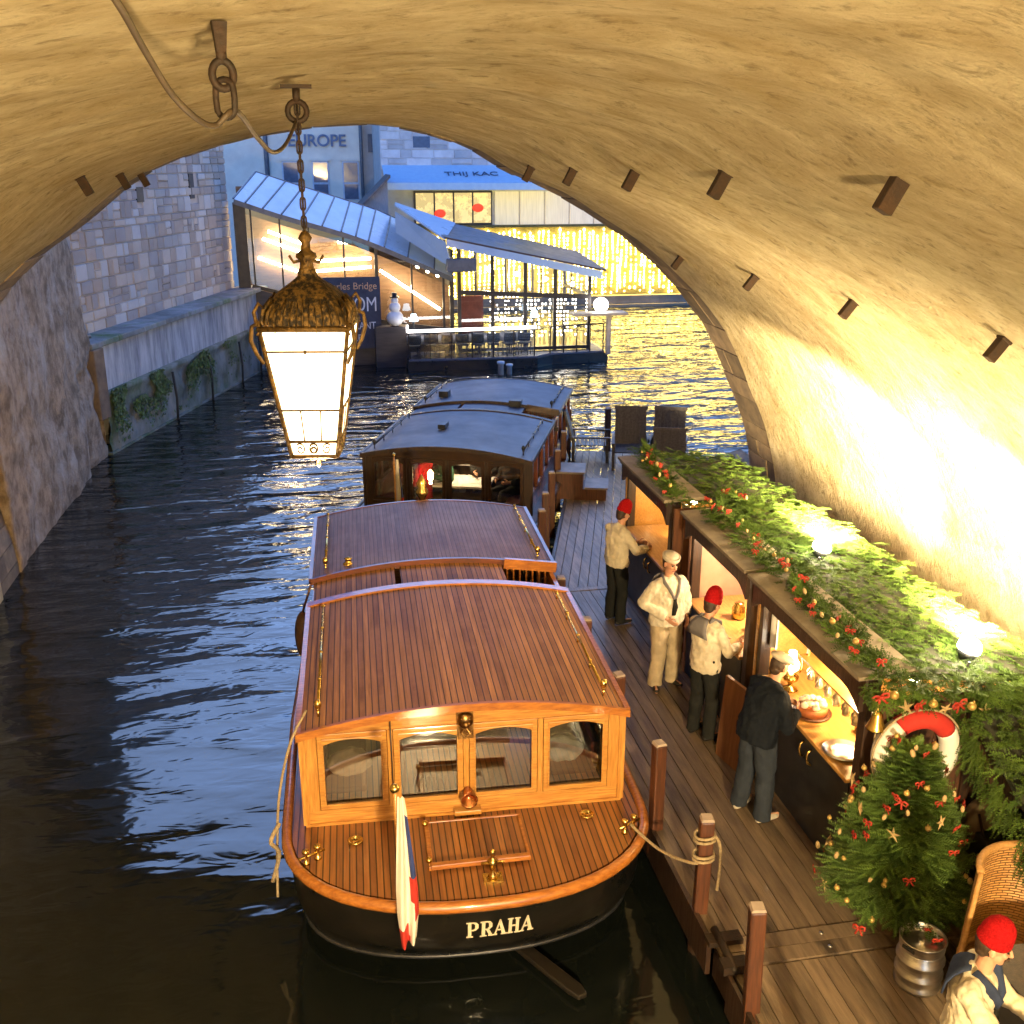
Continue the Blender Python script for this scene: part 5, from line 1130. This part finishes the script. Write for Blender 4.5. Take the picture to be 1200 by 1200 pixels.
# terrace with railing, tables
tr = thing('floating_terrace', 'low floating dining terrace with glass railing and bright top rail', 'terrace', (3.05, 35.9, 0))
mb = MB(); mb.prism([(0, 0), (4.55, -.1), (5.2, .4), (7.3, .6), (7.4, 4), (.2, 3.9), (0, 1.4)], -.3, .34, 'z'); mb.build('float', BLACKP, tr)
mb = MB(); mb.prism([(.03, .03), (4.5, -.05), (5.1, .45), (7.2, .65), (7.2, 3.0), (.1, 3.0)], .344, .40, 'z'); mb.build('deck', mat('slate_deck', (.16, .17, .20), (.11, .12, .14), .5), tr)
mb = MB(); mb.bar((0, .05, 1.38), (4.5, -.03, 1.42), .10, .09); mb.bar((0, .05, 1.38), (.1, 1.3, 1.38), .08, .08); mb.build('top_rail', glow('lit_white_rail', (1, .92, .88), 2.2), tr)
for i in range(7): mb = MB(); mb.box(.0+.74*i, .04+.74*i, .03, .07, .4, 1.36); mb.build('railing_post', FRAME, tr)
mb = MB(); mb.bar((5.1, .42, 1.35), (7.25, .62, 1.4), .05, .05); mb.build('side_rail', FRAME, tr)
for i in range(5): mb = MB(); mb.box(5.1+.5*i, 5.14+.5*i, .45+.04*i, .49+.04*i, .4, 1.36); mb.build('railing_post', FRAME, tr)
mb = MB(); mb.box(.02, 4.48, .045, .055, .45, 1.34); mb.build('railing_pane', GLF, tr)
mb = MB(); mb.box(5.9, 7.9, .2, .9, 1.72, 1.80); mb.box(7.2, 7.35, .4, .6, .3, 1.72); mb.build('bar_ledge', mat('pale_ledge', (.42, .36, .28), rough=.5), tr)
ft = None
CHD = mat('dark_blue_chair', (.035, .042, .055), rough=.6)
for i in range(4):
    x = 3.45+1.1*i
    if ft is None:
        ft = thing('cafe_table', 'small terrace table under a white cloth behind the glass railing', 'table', (x, 36.7, .4), 0, 'white tables on the floating terrace')
        mb = MB(); mb.lathe([(.36, .72), (.37, .70), (.36, .45)], n=12); mb.lathe([(.001, .722), (.36, .722)], n=12); mb.build('tablecloth', LINEN, ft); mb = MB(); mb.lathe([(.2, 0), (.04, .03), (.04, .7)], n=10); mb.build('leg', FRAME, ft)
    else: q = copy_tree(ft); q.location = (x, 36.7, .4)
cc_ = None
for i in range(8):
    x = 3.3+.56*i; y = 36.25 if i % 2 == 0 else 37.0-.1; y = 36.22 if i % 2 == 0 else 36.3
    if cc_ is None:
        cc_ = thing('cafe_chair', 'dark rounded terrace chair behind the glass railing', 'chair', (x, y, .4), 0, 'dark chairs on the floating terrace')
        mb = MB(); mb.box(-.2, .2, -.2, .2, .4, .46); mb.build('seat', CHD, cc_, bevel=.02); mb = MB(); mb.tube([(.22*cos(a), .22*sin(a), .66) for a in [radians(190+160*k/10) for k in range(11)]], [(.16, .025)]*11, 8, ref=(0, 0, 1)); mb.build('backrest', CHD, cc_)
        for lx in (-.17, .17):
            for ly in (-.17, .17): mb = MB(); mb.box(lx-.015, lx+.015, ly-.015, ly+.015, 0, .4); mb.build('leg', FRAME, cc_)
    else: q = copy_tree(cc_); q.location = (x, y, .4); q.rotation_euler = (0, 0, rg.uniform(-.6, .6))
for x, z, lb in ((3.29, 1.43, 'blue shaded table lamp at the left end of the bright rail'), (7.53, 1.46, 'blue shaded table lamp at the right end of the bright rail')):
    q = thing('table_lamp', lb, 'lamp', (x, 36.1, z)); mb = MB(); mb.lathe([(.08, 0), (.015, .02), (.015, .3)], n=10); mb.build('stand', FRAME, q); mb = MB(); mb.lathe([(.16, .28), (.09, .52), (.001, .53)], n=14); mb.build('shade', glow('pale_blue_shade', (.55, .8, 1), 1.1), q)
q = thing('globe_lamp', 'glowing white globe lamp on the ledge at the terrace end', 'lamp', (10.05, 36.5, 1.8)); mb = MB(); mb.ell((0, 0, .26), .27, .27, .25, 16, 10); mb.build('globe', glow('globe_white', (1, .93, .85), 5), q); mb = MB(); mb.lathe([(.15, 0), (.12, .04)], n=12); mb.build('base', FRAME, q)
bo = thing('mooring_bollard', 'pale twin mooring bollard between the far launch and terrace', 'bollard', (6.1, 34.8, .25)); mb = MB(); mb.lathe([(.1, -.5), (.1, .1), (.13, .12), (.13, .2), (.001, .22)], n=12); mb.lathe([(.09, -.5), (.09, .02), (.12, .04), (.12, .1), (.001, .12)], (.3, 0, 0), 12); mb.build('heads', WHITE, bo)
# ------------------------------------------------------------------ buildings beyond
HST = mat('house_stone', (.60, .57, .54), (.48, .45, .43), .9, scale=2, bump=.5, bscale=14, rnd=.25)
CREAMW = mat('cream_render', (.76, .70, .58), (.66, .60, .50), .9, scale=1.5, bump=.2)
WINB = mat('blue_window_pane', (.10, .14, .20), (.07, .10, .15), .12, coat=.5)
hb = thing('stone_riverside_house', 'stone riverside house with long blue awning and lit dining windows', 'building', (3.4, 52, 0))
mb = MB(Matrix.Translation((0, 0, 6.2))); ashlar(mb, 22, 7, .35, .5, .5, 1.2, .015, .02, rng=random.Random(8)); mb.M = Matrix(); mb.rnd = .5; mb.box(0, 22, .05, 6, 0, 13); mb.build('wall', HST, hb)
mb = MB(); mb.box(1.55, 2.35, -.02, .04, 7.55, 8.05); mb.build('window', WINB, hb)
mb = MB(); mb.add([(.05, -2.0, 6.0), (8.5, -2.0, 5.95), (8.5, .0, 6.75), (.05, 0, 6.75)], [(0, 1, 2, 3)]); mb.add([(.05, -2.0, 5.70), (8.5, -2.0, 5.66), (8.5, -2.0, 5.95), (.05, -2.0, 6.0)], [(0, 1, 2, 3)]); aw = mb.build('awning', mat('pale_blue_canvas', (.52, .68, .76), (.46, .62, .72), .7), hb, solid=.03)
text('lettering', 'THIJ KAC', mat('blue_letters', (.08, .13, .2), rough=.7), .62, Matrix.Translation((4.15, -1.15, 6.38)) @ Matrix.Rotation(radians(22), 4, 'X'), aw, .01)
mb = MB(); mb.box(1.5, 5.3, -.06, -.0, 4.0, 5.6); wf = mb.build('window', FRAME, hb)
for i in range(4):
    mb = MB(); mb.box(1.6+.93*i, 2.45+.93*i, -.075, -.062, 4.1, 5.5); mb.build('pane', mat('lit_dining_room%d' % i, (.80, .55, .22), (.12, .08, .03), .4, scale=2.4, lo=.46, hi=.54, emit=.22, emitc=(1, .75, .3)) if i == 0 else bpy.data.materials['lit_dining_room0'], wf)
LRED = mat('lit_red', (.6, .04, .02), emit=.35, emitc=(.9, .05, .02))
for x, z in ((2.75, 4.55), (4.6, 4.8)): mb = MB(); mb.ell((x, -.1, z), .28, .05, .2); mb.build('red_lampshade', LRED, wf)
LBL = mat('lit_cream_blind', (.75, .66, .5), (.62, .54, .4), .8, scale=2, stretch=(8, 1, .5), emit=.12, emitc=(1, .8, .5))
for i in range(5): mb = MB(); mb.box(5.45+1.25*i, 6.62+1.25*i, -.06, 0, 4.0, 5.55); mb.build('cream_shutter', LBL, hb)
mb = MB(); mb.box(0, 22, -.3, .02, 3.88, 3.98); mb.box(0, 22, -.12, .0, .5, 3.88); mb.build('terrace_wall', mat('ivy_dark_wall', (.16, .13, .05), (.09, .09, .03), .8, scale=4), hb)
mb = MB(); mb.box(0, 22, -.7, -.12, -.4, .52); mb.box(0, 22, -1.0, -.7, -.4, .12); mb.build('embankment', mat('tan_embankment', (.30, .25, .17), (.22, .18, .12), .85, scale=2, bump=.4), hb)
ws = thing('wooden_gable', 'small wooden gabled shed roof left of the blue awning', 'shed', (2.1, 48, 0))
mb = MB(); mb.prism([(0, 0), (1.3, 0), (1.3, 6.2), (.15, 5.1), (0, 4.9)], 0, 2.5, 'y'); mb.build('wall', mat('grey_planks', (.34, .33, .33), (.26, .25, .25), .7, stretch=(8, 8, 1)), ws); mb = MB(); mb.prism([(-.2, 4.72), (1.42, 6.26), (1.42, 6.38), (-.2, 4.84)], -.3, 2.8, 'y'); mb.build('roof', mat('brown_slats', (.16, .13, .12), (.10, .08, .075), .6, stretch=(1, 8, 1)), ws)
eh = thing('cream_hotel', 'cream rendered hotel with large blue lettering EUROPE', 'building', (-4, 58, 0))
mb = MB(); mb.box(-6, 6.85, 0, 8, 0, 15); mb.build('wall', CREAMW, eh); mb = MB(); mb.box(6.85, 8.6, .6, 8, 0, 15); mb.build('side_wall', HST, eh)
for i, x in enumerate((2.7, 4.22, 5.78)):
    mb = MB(); mb.box(x, x+.86, -.06, .02, 5.0, 6.95); f = mb.build('window', mat('window_white', (.55, .6, .68), rough=.6) if i == 0 else bpy.data.materials['window_white'], eh); mb = MB(); mb.box(x+.07, x+.79, -.08, -.062, 5.9, 6.88); mb.box(x+.07, x+.79, -.08, -.062, 5.05, 5.8); mb.build('pane', WINB, f)
    mb = MB(); mb.box(x-.12, x+.98, -.10, 0, 6.96, 7.08); mb.build('lintel', CREAMW, f)
mb = MB(); mb.box(7.2, 7.7, .55, .62, 7.4, 8.3); mb.build('window', WINB, eh)
mb = MB(); mb.tube([(6.8, -.1, 0), (6.8, -.1, 15)], .09, 8); mb.tube([(1.95, -.1, 0), (1.95, -.1, 15)], .12, 8); mb.build('downpipe', SEAM, eh)
text('sign_letters', 'EUROPE', mat('steel_blue_letters', (.10, .16, .27), rough=.5), .82, Matrix.Translation((4.55, -.05, 7.93)) @ FR, eh, .05, 1.0, bold=.015)
# strings of lights down the embankment wall
STR = glow('string_lights', (1, .72, .17), 15); rg2 = random.Random(17)
sprot = []
for v in range(6):
    mb = MB(); z = 3.75; x = 0
    while z > .62:
        x = .03*sin(z*2.2+v); s_ = rg2.uniform(.035, .07)
        if rg2.random() < .88: mb.add([(x-s_, 0, z), (x+s_, 0, z), (x, -s_, z), (x, s_, z), (x, 0, z-s_*1.3), (x, 0, z+s_*1.3)], [(0, 2, 5), (2, 1, 5), (1, 3, 5), (3, 0, 5), (2, 0, 4), (1, 2, 4), (3, 1, 4), (0, 3, 4)])
        z -= rg2.uniform(.11, .19)
    sprot.append(mb)
pr_ = {}
for i in range(66):
    v = rg2.randrange(6); x = 6.0+.25*i+rg2.uniform(-.05, .05)
    if v not in pr_: pr_[v] = o = sprot[v].build('light_string', STR)
    else: o = pr_[v].copy(); COL.objects.link(o)
    o.location = (x, 51.72, 0); o.scale = (1, 1, rg2.uniform(.94, 1.0)); tag(o, 'string of yellow fairy lights hanging down the embankment wall', 'light string', 'strings of yellow fairy lights on the embankment wall')
    if not x == -99: o.location.z = .0 if i < 200 else 0
# ------------------------------------------------------------------ people
SKIN = mat('skin', (.56, .30, .19), (.50, .25, .155), .55, scale=9)
def cloth(n, c, r=.85, d=.78): return mat(n, c, tuple(x*d for x in c), r, scale=7, bump=.5, bscale=70, spec=.15)
WHT = cloth('cream_wool', (.66, .58, .43)); WHT2 = cloth('white_sailor_cotton', (.68, .61, .47)); BEIGE = cloth('beige_canvas', (.50, .40, .26)); BLK = cloth('black_cotton', (.018, .019, .018)); NAVY = cloth('dark_navy_wool', (.008, .011, .017)); JEAN = cloth('grey_blue_denim', (.032, .040, .056)); RED = mat('red_knit', (.46, .010, .012), (.30, .006, .008), .95, scale=60, bump=1.5, bscale=110, spec=.1); SHOE = mat('dark_shoe', (.015, .013, .012), rough=.5); SHOEW = mat('pale_shoe', (.62, .56, .46), rough=.6); CAPW = cloth('pale_cap', (.62, .55, .43)); HAIR = mat('brown_hair', (.05, .026, .013), (.03, .016, .009), .6, stretch=(20, 20, 2)); COLB = cloth('blue_collar', (.03, .042, .085)); EYE = mat('eye_dark', (.02, .015, .012), rough=.2); LIP = mat('lip', (.33, .11, .085), rough=.5); COLG = cloth('greyish_collar', (.20, .19, .20)); GRN = cloth('dark_green_wool', (.03, .12, .07))
def person(label, loc, rz, J=None, top=WHT, legs=BLK, shoes=SHOE, hat='beanie', hatm=RED, collar=None, tie=False, hair=True, moustache=False, seated=False, group=None, vox=.012, hem=.84, head_tilt=0, head_turn=0, bulk=1.0, fold=.016):
    D = dict(pel=(0, 0, .95), wst=(0, .0, 1.10), chs=(0, 0, 1.30), nck=(0, -.005, 1.47), hd=(0, .025, 1.63),
             shL=(-.18, 0, 1.365), shR=(.18, 0, 1.365), elL=(-.25, -.03, 1.13), elR=(.25, -.03, 1.13), wrL=(-.24, .06, .89), wrR=(.24, .06, .89),
             hpL=(-.09, 0, .92), hpR=(.09, 0, .92), knL=(-.11, .03, .5), knR=(.11, .03, .5), anL=(-.12, 0, .085), anR=(.12, 0, .085), toL=(-.15, .17, .04), toR=(.15, .17, .04))
    if J: D.update(J)
    D = {k: V(p) for k, p in D.items()}; B_ = bulk
    pr = thing('person', label, 'person', loc, rz, group)
    rt = (D['shR']-D['shL']).normalized()
    HM = Matrix.Translation(D['hd']) @ Matrix.Rotation(head_turn, 4, 'Z') @ Matrix.Rotation(head_tilt, 4, 'X')
    # body, one skin
    mb = MB(); mb.M = Matrix()
    mb.tube([D['pel']-V((0, 0, .06)), D['pel'], D['wst'], D['chs'], D['nck']+V((0, 0, -.05)), D['nck']], [(.12, .08), (.15, .10), (.13, .09), (.16, .10), (.09, .07), (.05, .05)], 14, ref=rt)
    mb.tube([D['nck']-V((0, 0, .05)), D['nck']+(D['hd']-D['nck'])*.7], [.056, .052], 12)
    for s in 'LR':
        sg = -1 if s == 'L' else 1
        mb.tube([D['sh'+s], D['el'+s]], [.05, .04], 10); mb.tube([D['el'+s], D['wr'+s]], [.04, .027], 10); mb.ell(D['el'+s], .04, n=8, m=6)
        mb.tube([D['hp'+s], D['kn'+s]], [.085, .055], 10); mb.tube([D['kn'+s], D['kn'+s]*.6+D['an'+s]*.4, D['an'+s]], [.055, .056, .036], 10); mb.ell(D['kn'+s], .055, n=8, m=6)
        mb.tube([D['an'+s]+V((0, -.03, -.03)), D['to'+s]], [(.035, .03), (.038, .022)], 8)
        f = (D['wr'+s]-D['el'+s]).normalized(); inn = V((-sg, 0, 0)); inn = (inn-f*f.dot(inn)).normalized(); pl = f.cross(inn); pn = inn   # palm faces inwards
        p0 = D['wr'+s]; mb.tube([p0, p0+f*.045, p0+f*.09], [(.026, .018), (.04, .016), (.038, .013)], 8, ref=pl)
        for q, (off, ln) in enumerate(((-.029, .062), (-.01, .075), (.01, .07), (.028, .055))):
            a = p0+f*.082+pl*off; b_ = a+f*(ln*.5)+pn*.008; c = b_+f*(ln*.38)+pn*.028; mb.tube([a, b_, c], [.0095, .009, .0075], 6)
        fw = 1 if pl.dot(V((0, 1, .2))) > 0 else -1
        a = p0+f*.03+pl*(.03*fw); mb.tube([a, a+f*.03+pl*(.028*fw)+pn*.01, a+f*.06+pl*(.03*fw)+pn*.022], [.013, .0115, .009], 6)
    # head
    h = MB(HM)
    mb.M = HM
    mb.ell((0, -.012, .035), .076, .094, .092, 18, 14); mb.ell((0, .026, -.045), .056, .058, .062, 14, 10); mb.ell((0, .055, -.088), .028, .026, .022, 10, 8)
    mb.tube([(0, .082, .03), (0, .098, .002), (0, .108, -.022), (0, .088, -.032)], [.009, .012, .017, .010], 8)
    mb.ell((-.032, .068, -.016), .022, .02, .02, 8, 6); mb.ell((.032, .068, -.016), .022, .02, .02, 8, 6); mb.tube([(-.048, .068, .034), (0, .083, .036), (.048, .068, .034)], .010, 6)
    for sg in (-1, 1): mb.ell((sg*.078, -.005, 0), .012, .022, .034, 8, 8)
    mb.M = Matrix()
    voxel(mb, 'body', SKIN, pr, min(vox*.7, .009), 3)
    for sg in (-1, 1): mb = MB(HM); mb.ell((sg*.03, .081, .014), .0125, .008, .008, 8, 6); mb.build('eye', EYE, pr)
    mb = MB(HM); mb.tube([(-.024, .080, -.058), (0, .090, -.056), (.024, .080, -.058)], [(.004, .004), (.007, .006), (.004, .004)], 8); mb.build('mouth', LIP, pr)
    for sg in (-1, 1): mb = MB(HM); mb.tube([(sg*.012, .092, .033), (sg*.034, .085, .038), (sg*.05, .07, .032)], .005, 6); mb.build('eyebrow', HAIR, pr)
    if moustache: mb = MB(HM); mb.tube([(-.034, .078, -.052), (-.014, .096, -.043), (0, .097, -.041), (.014, .096, -.043), (.034, .078, -.052)], [.004, .009, .007, .009, .004], 8); mb.build('moustache', HAIR, pr)
    if hair: mb = MB(HM); mb.ell((0, -.028, .028), .081, .088, .094, 18, 12); mb.ell((0, -.055, -.03), .066, .05, .06, 12, 8); voxel(mb, 'hair', HAIR, pr, .009, 2, .004, 40)
    # trousers
    mb = MB(); w_ = D['pel']
    mb.tube([D['pel']-V((0, 0, .05)), D['pel']+V((0, 0, .06)), D['wst']*.7+D['pel']*.3], [(.165*B_, .115*B_), (.17*B_, .12*B_), (.15*B_, .11*B_)], 16, ref=rt)
    for s in 'LR':
        k = D['kn'+s]; a = D['an'+s]; hq = D['hp'+s]
        mb.tube([hq+V((0, 0, .02)), hq*.5+k*.5, k], [.105*B_, .092*B_, .078*B_], 12); mb.ell(k, .078*B_, n=10, m=8); mb.tube([k, k*.5+a*.5, a+V((0, 0, .0)), a+(a-k).normalized()*.035], [.078*B_, .078*B_, .074*B_, .078*B_], 12)
    voxel(mb, 'trousers', legs, pr, vox, 3, fold*.9, 8, loc[1])
    # shoes
    for s in 'LR':
        a = D['an'+s]; t_ = D['to'+s]; d = (t_-a); d.z = 0; d.normalize(); z0 = a.z-.085
        mb = MB(); q = V((a.x, a.y, z0+.045)); mb.tube([q-d*.07, q-d*.03, q+d*.06, q+d*.15, q+d*.19], [(.03, .03), (.042, .04), (.046, .036), (.044, .028), (.02, .015)], 10, ref=(d.y, -d.x, 0)); mb.tube([q, q+V((0, 0, .07))], [.045, .042], 10); voxel(mb, 'shoe', shoes, pr, .009, 2)
    # jacket
    mb = MB(); low = D['pel']+(D['wst']-D['pel'])*((hem-.95)/.15)
    mb.tube([low, low*.6+D['wst']*.4, D['wst'], D['wst']*.4+D['chs']*.6, D['chs'], D['nck']-V((0, 0, .07)), D['nck']-V((0, 0, .02))], [(.192*B_, .14*B_), (.196*B_, .145*B_), (.182*B_, .135*B_), (.19*B_, .135*B_), (.20*B_, .135*B_), (.135*B_, .105*B_), (.075, .07)], 18, ref=rt)
    mb.tube([D['shL'], D['nck']*.5+D['chs']*.5+V((0, 0, .035)), D['shR']], [(.07, .075), (.08, .09), (.07, .075)], 12)
    for s in 'LR':
        e = D['el'+s]; wr = D['wr'+s]; sh = D['sh'+s]
        mb.tube([sh*.93+D['chs']*.07, sh*.5+e*.5, e], [.068*B_, .07*B_, .062*B_], 12); mb.ell(sh, .064*B_, n=10, m=8); mb.ell(e, .063*B_, n=10, m=8); mb.tube([e, e*.5+wr*.5, wr*.92+e*.08], [.062*B_, .056*B_, .046*B_], 12)
    voxel(mb, 'jacket', top, pr, vox*.85, 3, fold, 13, loc[0]*3)
    if collar:
        mb = MB(); mb.smooth = True; nk = D['nck']; rows = []          # sailor collar: square flap behind, V in front
        fw = rt.cross(V((0, 0, 1))) * -1; fw = V((-rt.y, rt.x, 0))
        sl = (D['nck']-D['chs']).normalized(); bk = -fw
        for i in range(5):
            f = i/4; rows.append([nk+rt*(u*(.075+.08*f))+bk*(.055+.10*min(1, f*1.5))+sl*(.02-.03*f-.16*f*f) for u in (-1, -.5, 0, .5, 1)])
        mb.grid(rows)
        for sg in (-1, 1): mb.tube([nk+rt*(sg*.08)+bk*.03+sl*.01, nk+rt*(sg*.105)+fw*.075+sl*-.05, nk+rt*(sg*.05)+fw*.15+sl*-.16, nk+rt*(sg*.005)+fw*.165+sl*-.25], [(.035, .012), (.045, .012), (.032, .012), (.01, .01)], 8)
        mb.build('collar', collar, pr, solid=.012)
        if tie: 
            mb = MB(); c = nk+fw*.165+sl*-.25; mb.ell(c, .025, .02, .025); mb.tube([c, c+V((0, 0, -.1))+fw*.012, c+V((.015, 0, -.2))+fw*.01], [(.02, .012), (.04, .014), (.028, .008)], 8, ref=rt); mb.build('neckerchief', BLK, pr)
    # hat
    if hat == 'beanie':
        mb = MB(HM @ Matrix.Translation((0, -.012, .045)) @ Matrix.Rotation(radians(-8), 4, 'X')); mb.lathe([(.088, -.015), (.097, .0), (.098, .03), (.09, .045), (.094, .06), (.089, .09), (.077, .13), (.052, .162), (.022, .178), (.001, .181)], n=24, sx=.93, sy=1.1); mb.build('hat', hatm, pr)
    elif hat == 'sailor':
        mb = MB(HM @ Matrix.Translation((0, -.01, .07)) @ Matrix.Rotation(radians(-6), 4, 'X')); mb.lathe([(.09, -.012), (.105, .0), (.112, .045), (.104, .05), (.095, .02), (.09, .05), (.07, .07), (.001, .078)], n=24, sx=.95, sy=1.08); mb.build('hat', hatm, pr)
    elif hat == 'flat':
        mb = MB(HM @ Matrix.Translation((0, 0, .07)) @ Matrix.Rotation(radians(-10), 4, 'X')); mb.ell((0, 0, .02), .118, .138, .050, 20, 10); mb.ell((0, .095, -.005), .075, .062, .014, 14, 8); voxel(mb, 'hat', hatm, pr, .01, 3, .004, 18)
    elif hat == 'santa':
        mb = MB(HM @ Matrix.Translation((0, -.01, .05))); mb.lathe([(.095, 0), (.09, .05), (.06, .12), (.03, .18), (.001, .2)], n=16); mb.build('hat', hatm, pr); mb = MB(HM @ Matrix.Translation((0, -.01, .05))); mb.tube([(.095*cos(a*pi/8), .1*sin(a*pi/8), 0) for a in range(16)], .022, 8, closed=True); mb.build('hat_trim', LINEN, pr)
    return pr
R90 = -pi/2
# woman in white at the far stall (facing the counter, seen from behind)
person('woman in a white jacket and red hat working at the far stall counter', (3.92, 13.05, DZ), R90+.35, dict(wrR=(.17, .40, 1.1), elR=(.26, .14, 1.13), wrL=(-.1, .42, 1.1), elL=(-.25, .14, 1.13), nck=(0, .04, 1.46), hd=(0, .085, 1.60)), top=WHT, legs=BLK, hem=.88, bulk=1.06, head_tilt=-.3)
# sailor facing the camera
person('man in a white sailor suit with white cap standing with a dark neckerchief', (4.0, 11.12, DZ), pi+.22, dict(elL=(-.285, -.06, 1.14), wrL=(-.24, .07, .93), elR=(.30, -.05, 1.15), wrR=(.12, .20, 1.0), anL=(-.11, 0, .085), anR=(.14, .03, .085), toL=(-.15, .17, .04), toR=(.21, .19, .04)), top=WHT2, legs=BEIGE, hat='sailor', hatm=CAPW, collar=COLG, tie=True, bulk=1.2, head_turn=.1, head_tilt=-.15, hem=.86)
# second red hat
person('person in a white jacket and red hat buying at the middle stall', (4.02, 9.86, DZ), R90+.42, dict(wrR=(.16, .36, 1.1), elR=(.25, .1, 1.12), wrL=(-.1, .36, 1.05), elL=(-.24, .1, 1.12), hd=(0, .06, 1.61)), top=WHT, legs=BLK, collar=COLG, hem=.86, bulk=1.0, head_tilt=-.2)
# dark jacket leaning on the counter
person('man in a dark jacket and pale flat cap bending over the honey counter', (4.0, 8.34, DZ), R90+.30, dict(pel=(0, -.02, .96), wst=(0, .01, 1.11), chs=(0, .07, 1.30), nck=(0, .13, 1.455), hd=(.0, .20, 1.60), shL=(-.185, .09, 1.375), shR=(.185, .09, 1.375), elL=(-.27, .12, 1.10), elR=(.27, .10, 1.10), wrL=(-.10, .36, 1.13), wrR=(.12, .35, 1.13), knL=(-.12, .0, .5), knR=(.12, .03, .5), anL=(-.15, -.04, .085), anR=(.15, .0, .085), toL=(-.2, .15, .04), toR=(.17, .19, .04)), top=NAVY, legs=JEAN, shoes=SHOEW, hat='flat', hatm=CAPW, bulk=1.18, head_tilt=-.3, hem=.86)
# near man in the red hat
person('man with moustache in a red hat and cream sailor jacket reaching right', (3.80, 4.62, DZ), R90-.75, dict(wrR=(.20, .47, 1.20), elR=(.28, .20, 1.20), wrL=(-.16, .48, 1.06), elL=(-.26, .20, 1.10), nck=(0, .03, 1.46), hd=(0, .075, 1.645)), top=WHT, legs=BLK, hat='beanie', hatm=RED, collar=COLB, tie=True, moustache=True, vox=.009, bulk=1.02, head_tilt=-.12, head_turn=.12, hem=.84)
# passengers in the dark launch
SEAT = dict(pel=(0, 0, .42), wst=(0, 0, .58), chs=(0, .02, .78), nck=(0, .03, .95), hd=(0, .06, 1.10), shL=(-.185, 0, .89), shR=(.185, 0, .89), elL=(-.24, .05, .62), elR=(.24, .05, .62), wrL=(-.15, .26, .62), wrR=(.15, .26, .62), hpL=(-.09, .0, .42), hpR=(.09, .0, .42), knL=(-.12, .42, .42), knR=(.12, .42, .42), anL=(-.12, .42, .085), anR=(.12, .42, .085), toL=(-.13, .58, .04), toR=(.13, .58, .04))
for (x, y, a, tp, ht, lb) in ((-.62, .75, 1.2, RED, 'santa', 'passenger in red with a red white trimmed hat in the lit launch'), (-.30, 1.25, 1.9, GRN, None, 'bare headed passenger in dark green in the lit launch'), (.95, 1.2, 2.6, BLK, None, 'passenger in black by the right window of the lit launch'), (.35, 1.7, 3.1, BLK, None, 'passenger in black at the middle table of the lit launch')):
    person(lb, in2(x, y, .74), radians(-20.3)+a, SEAT, top=tp, hat=ht, vox=.02, hem=.42, group='passengers in the lit launch')
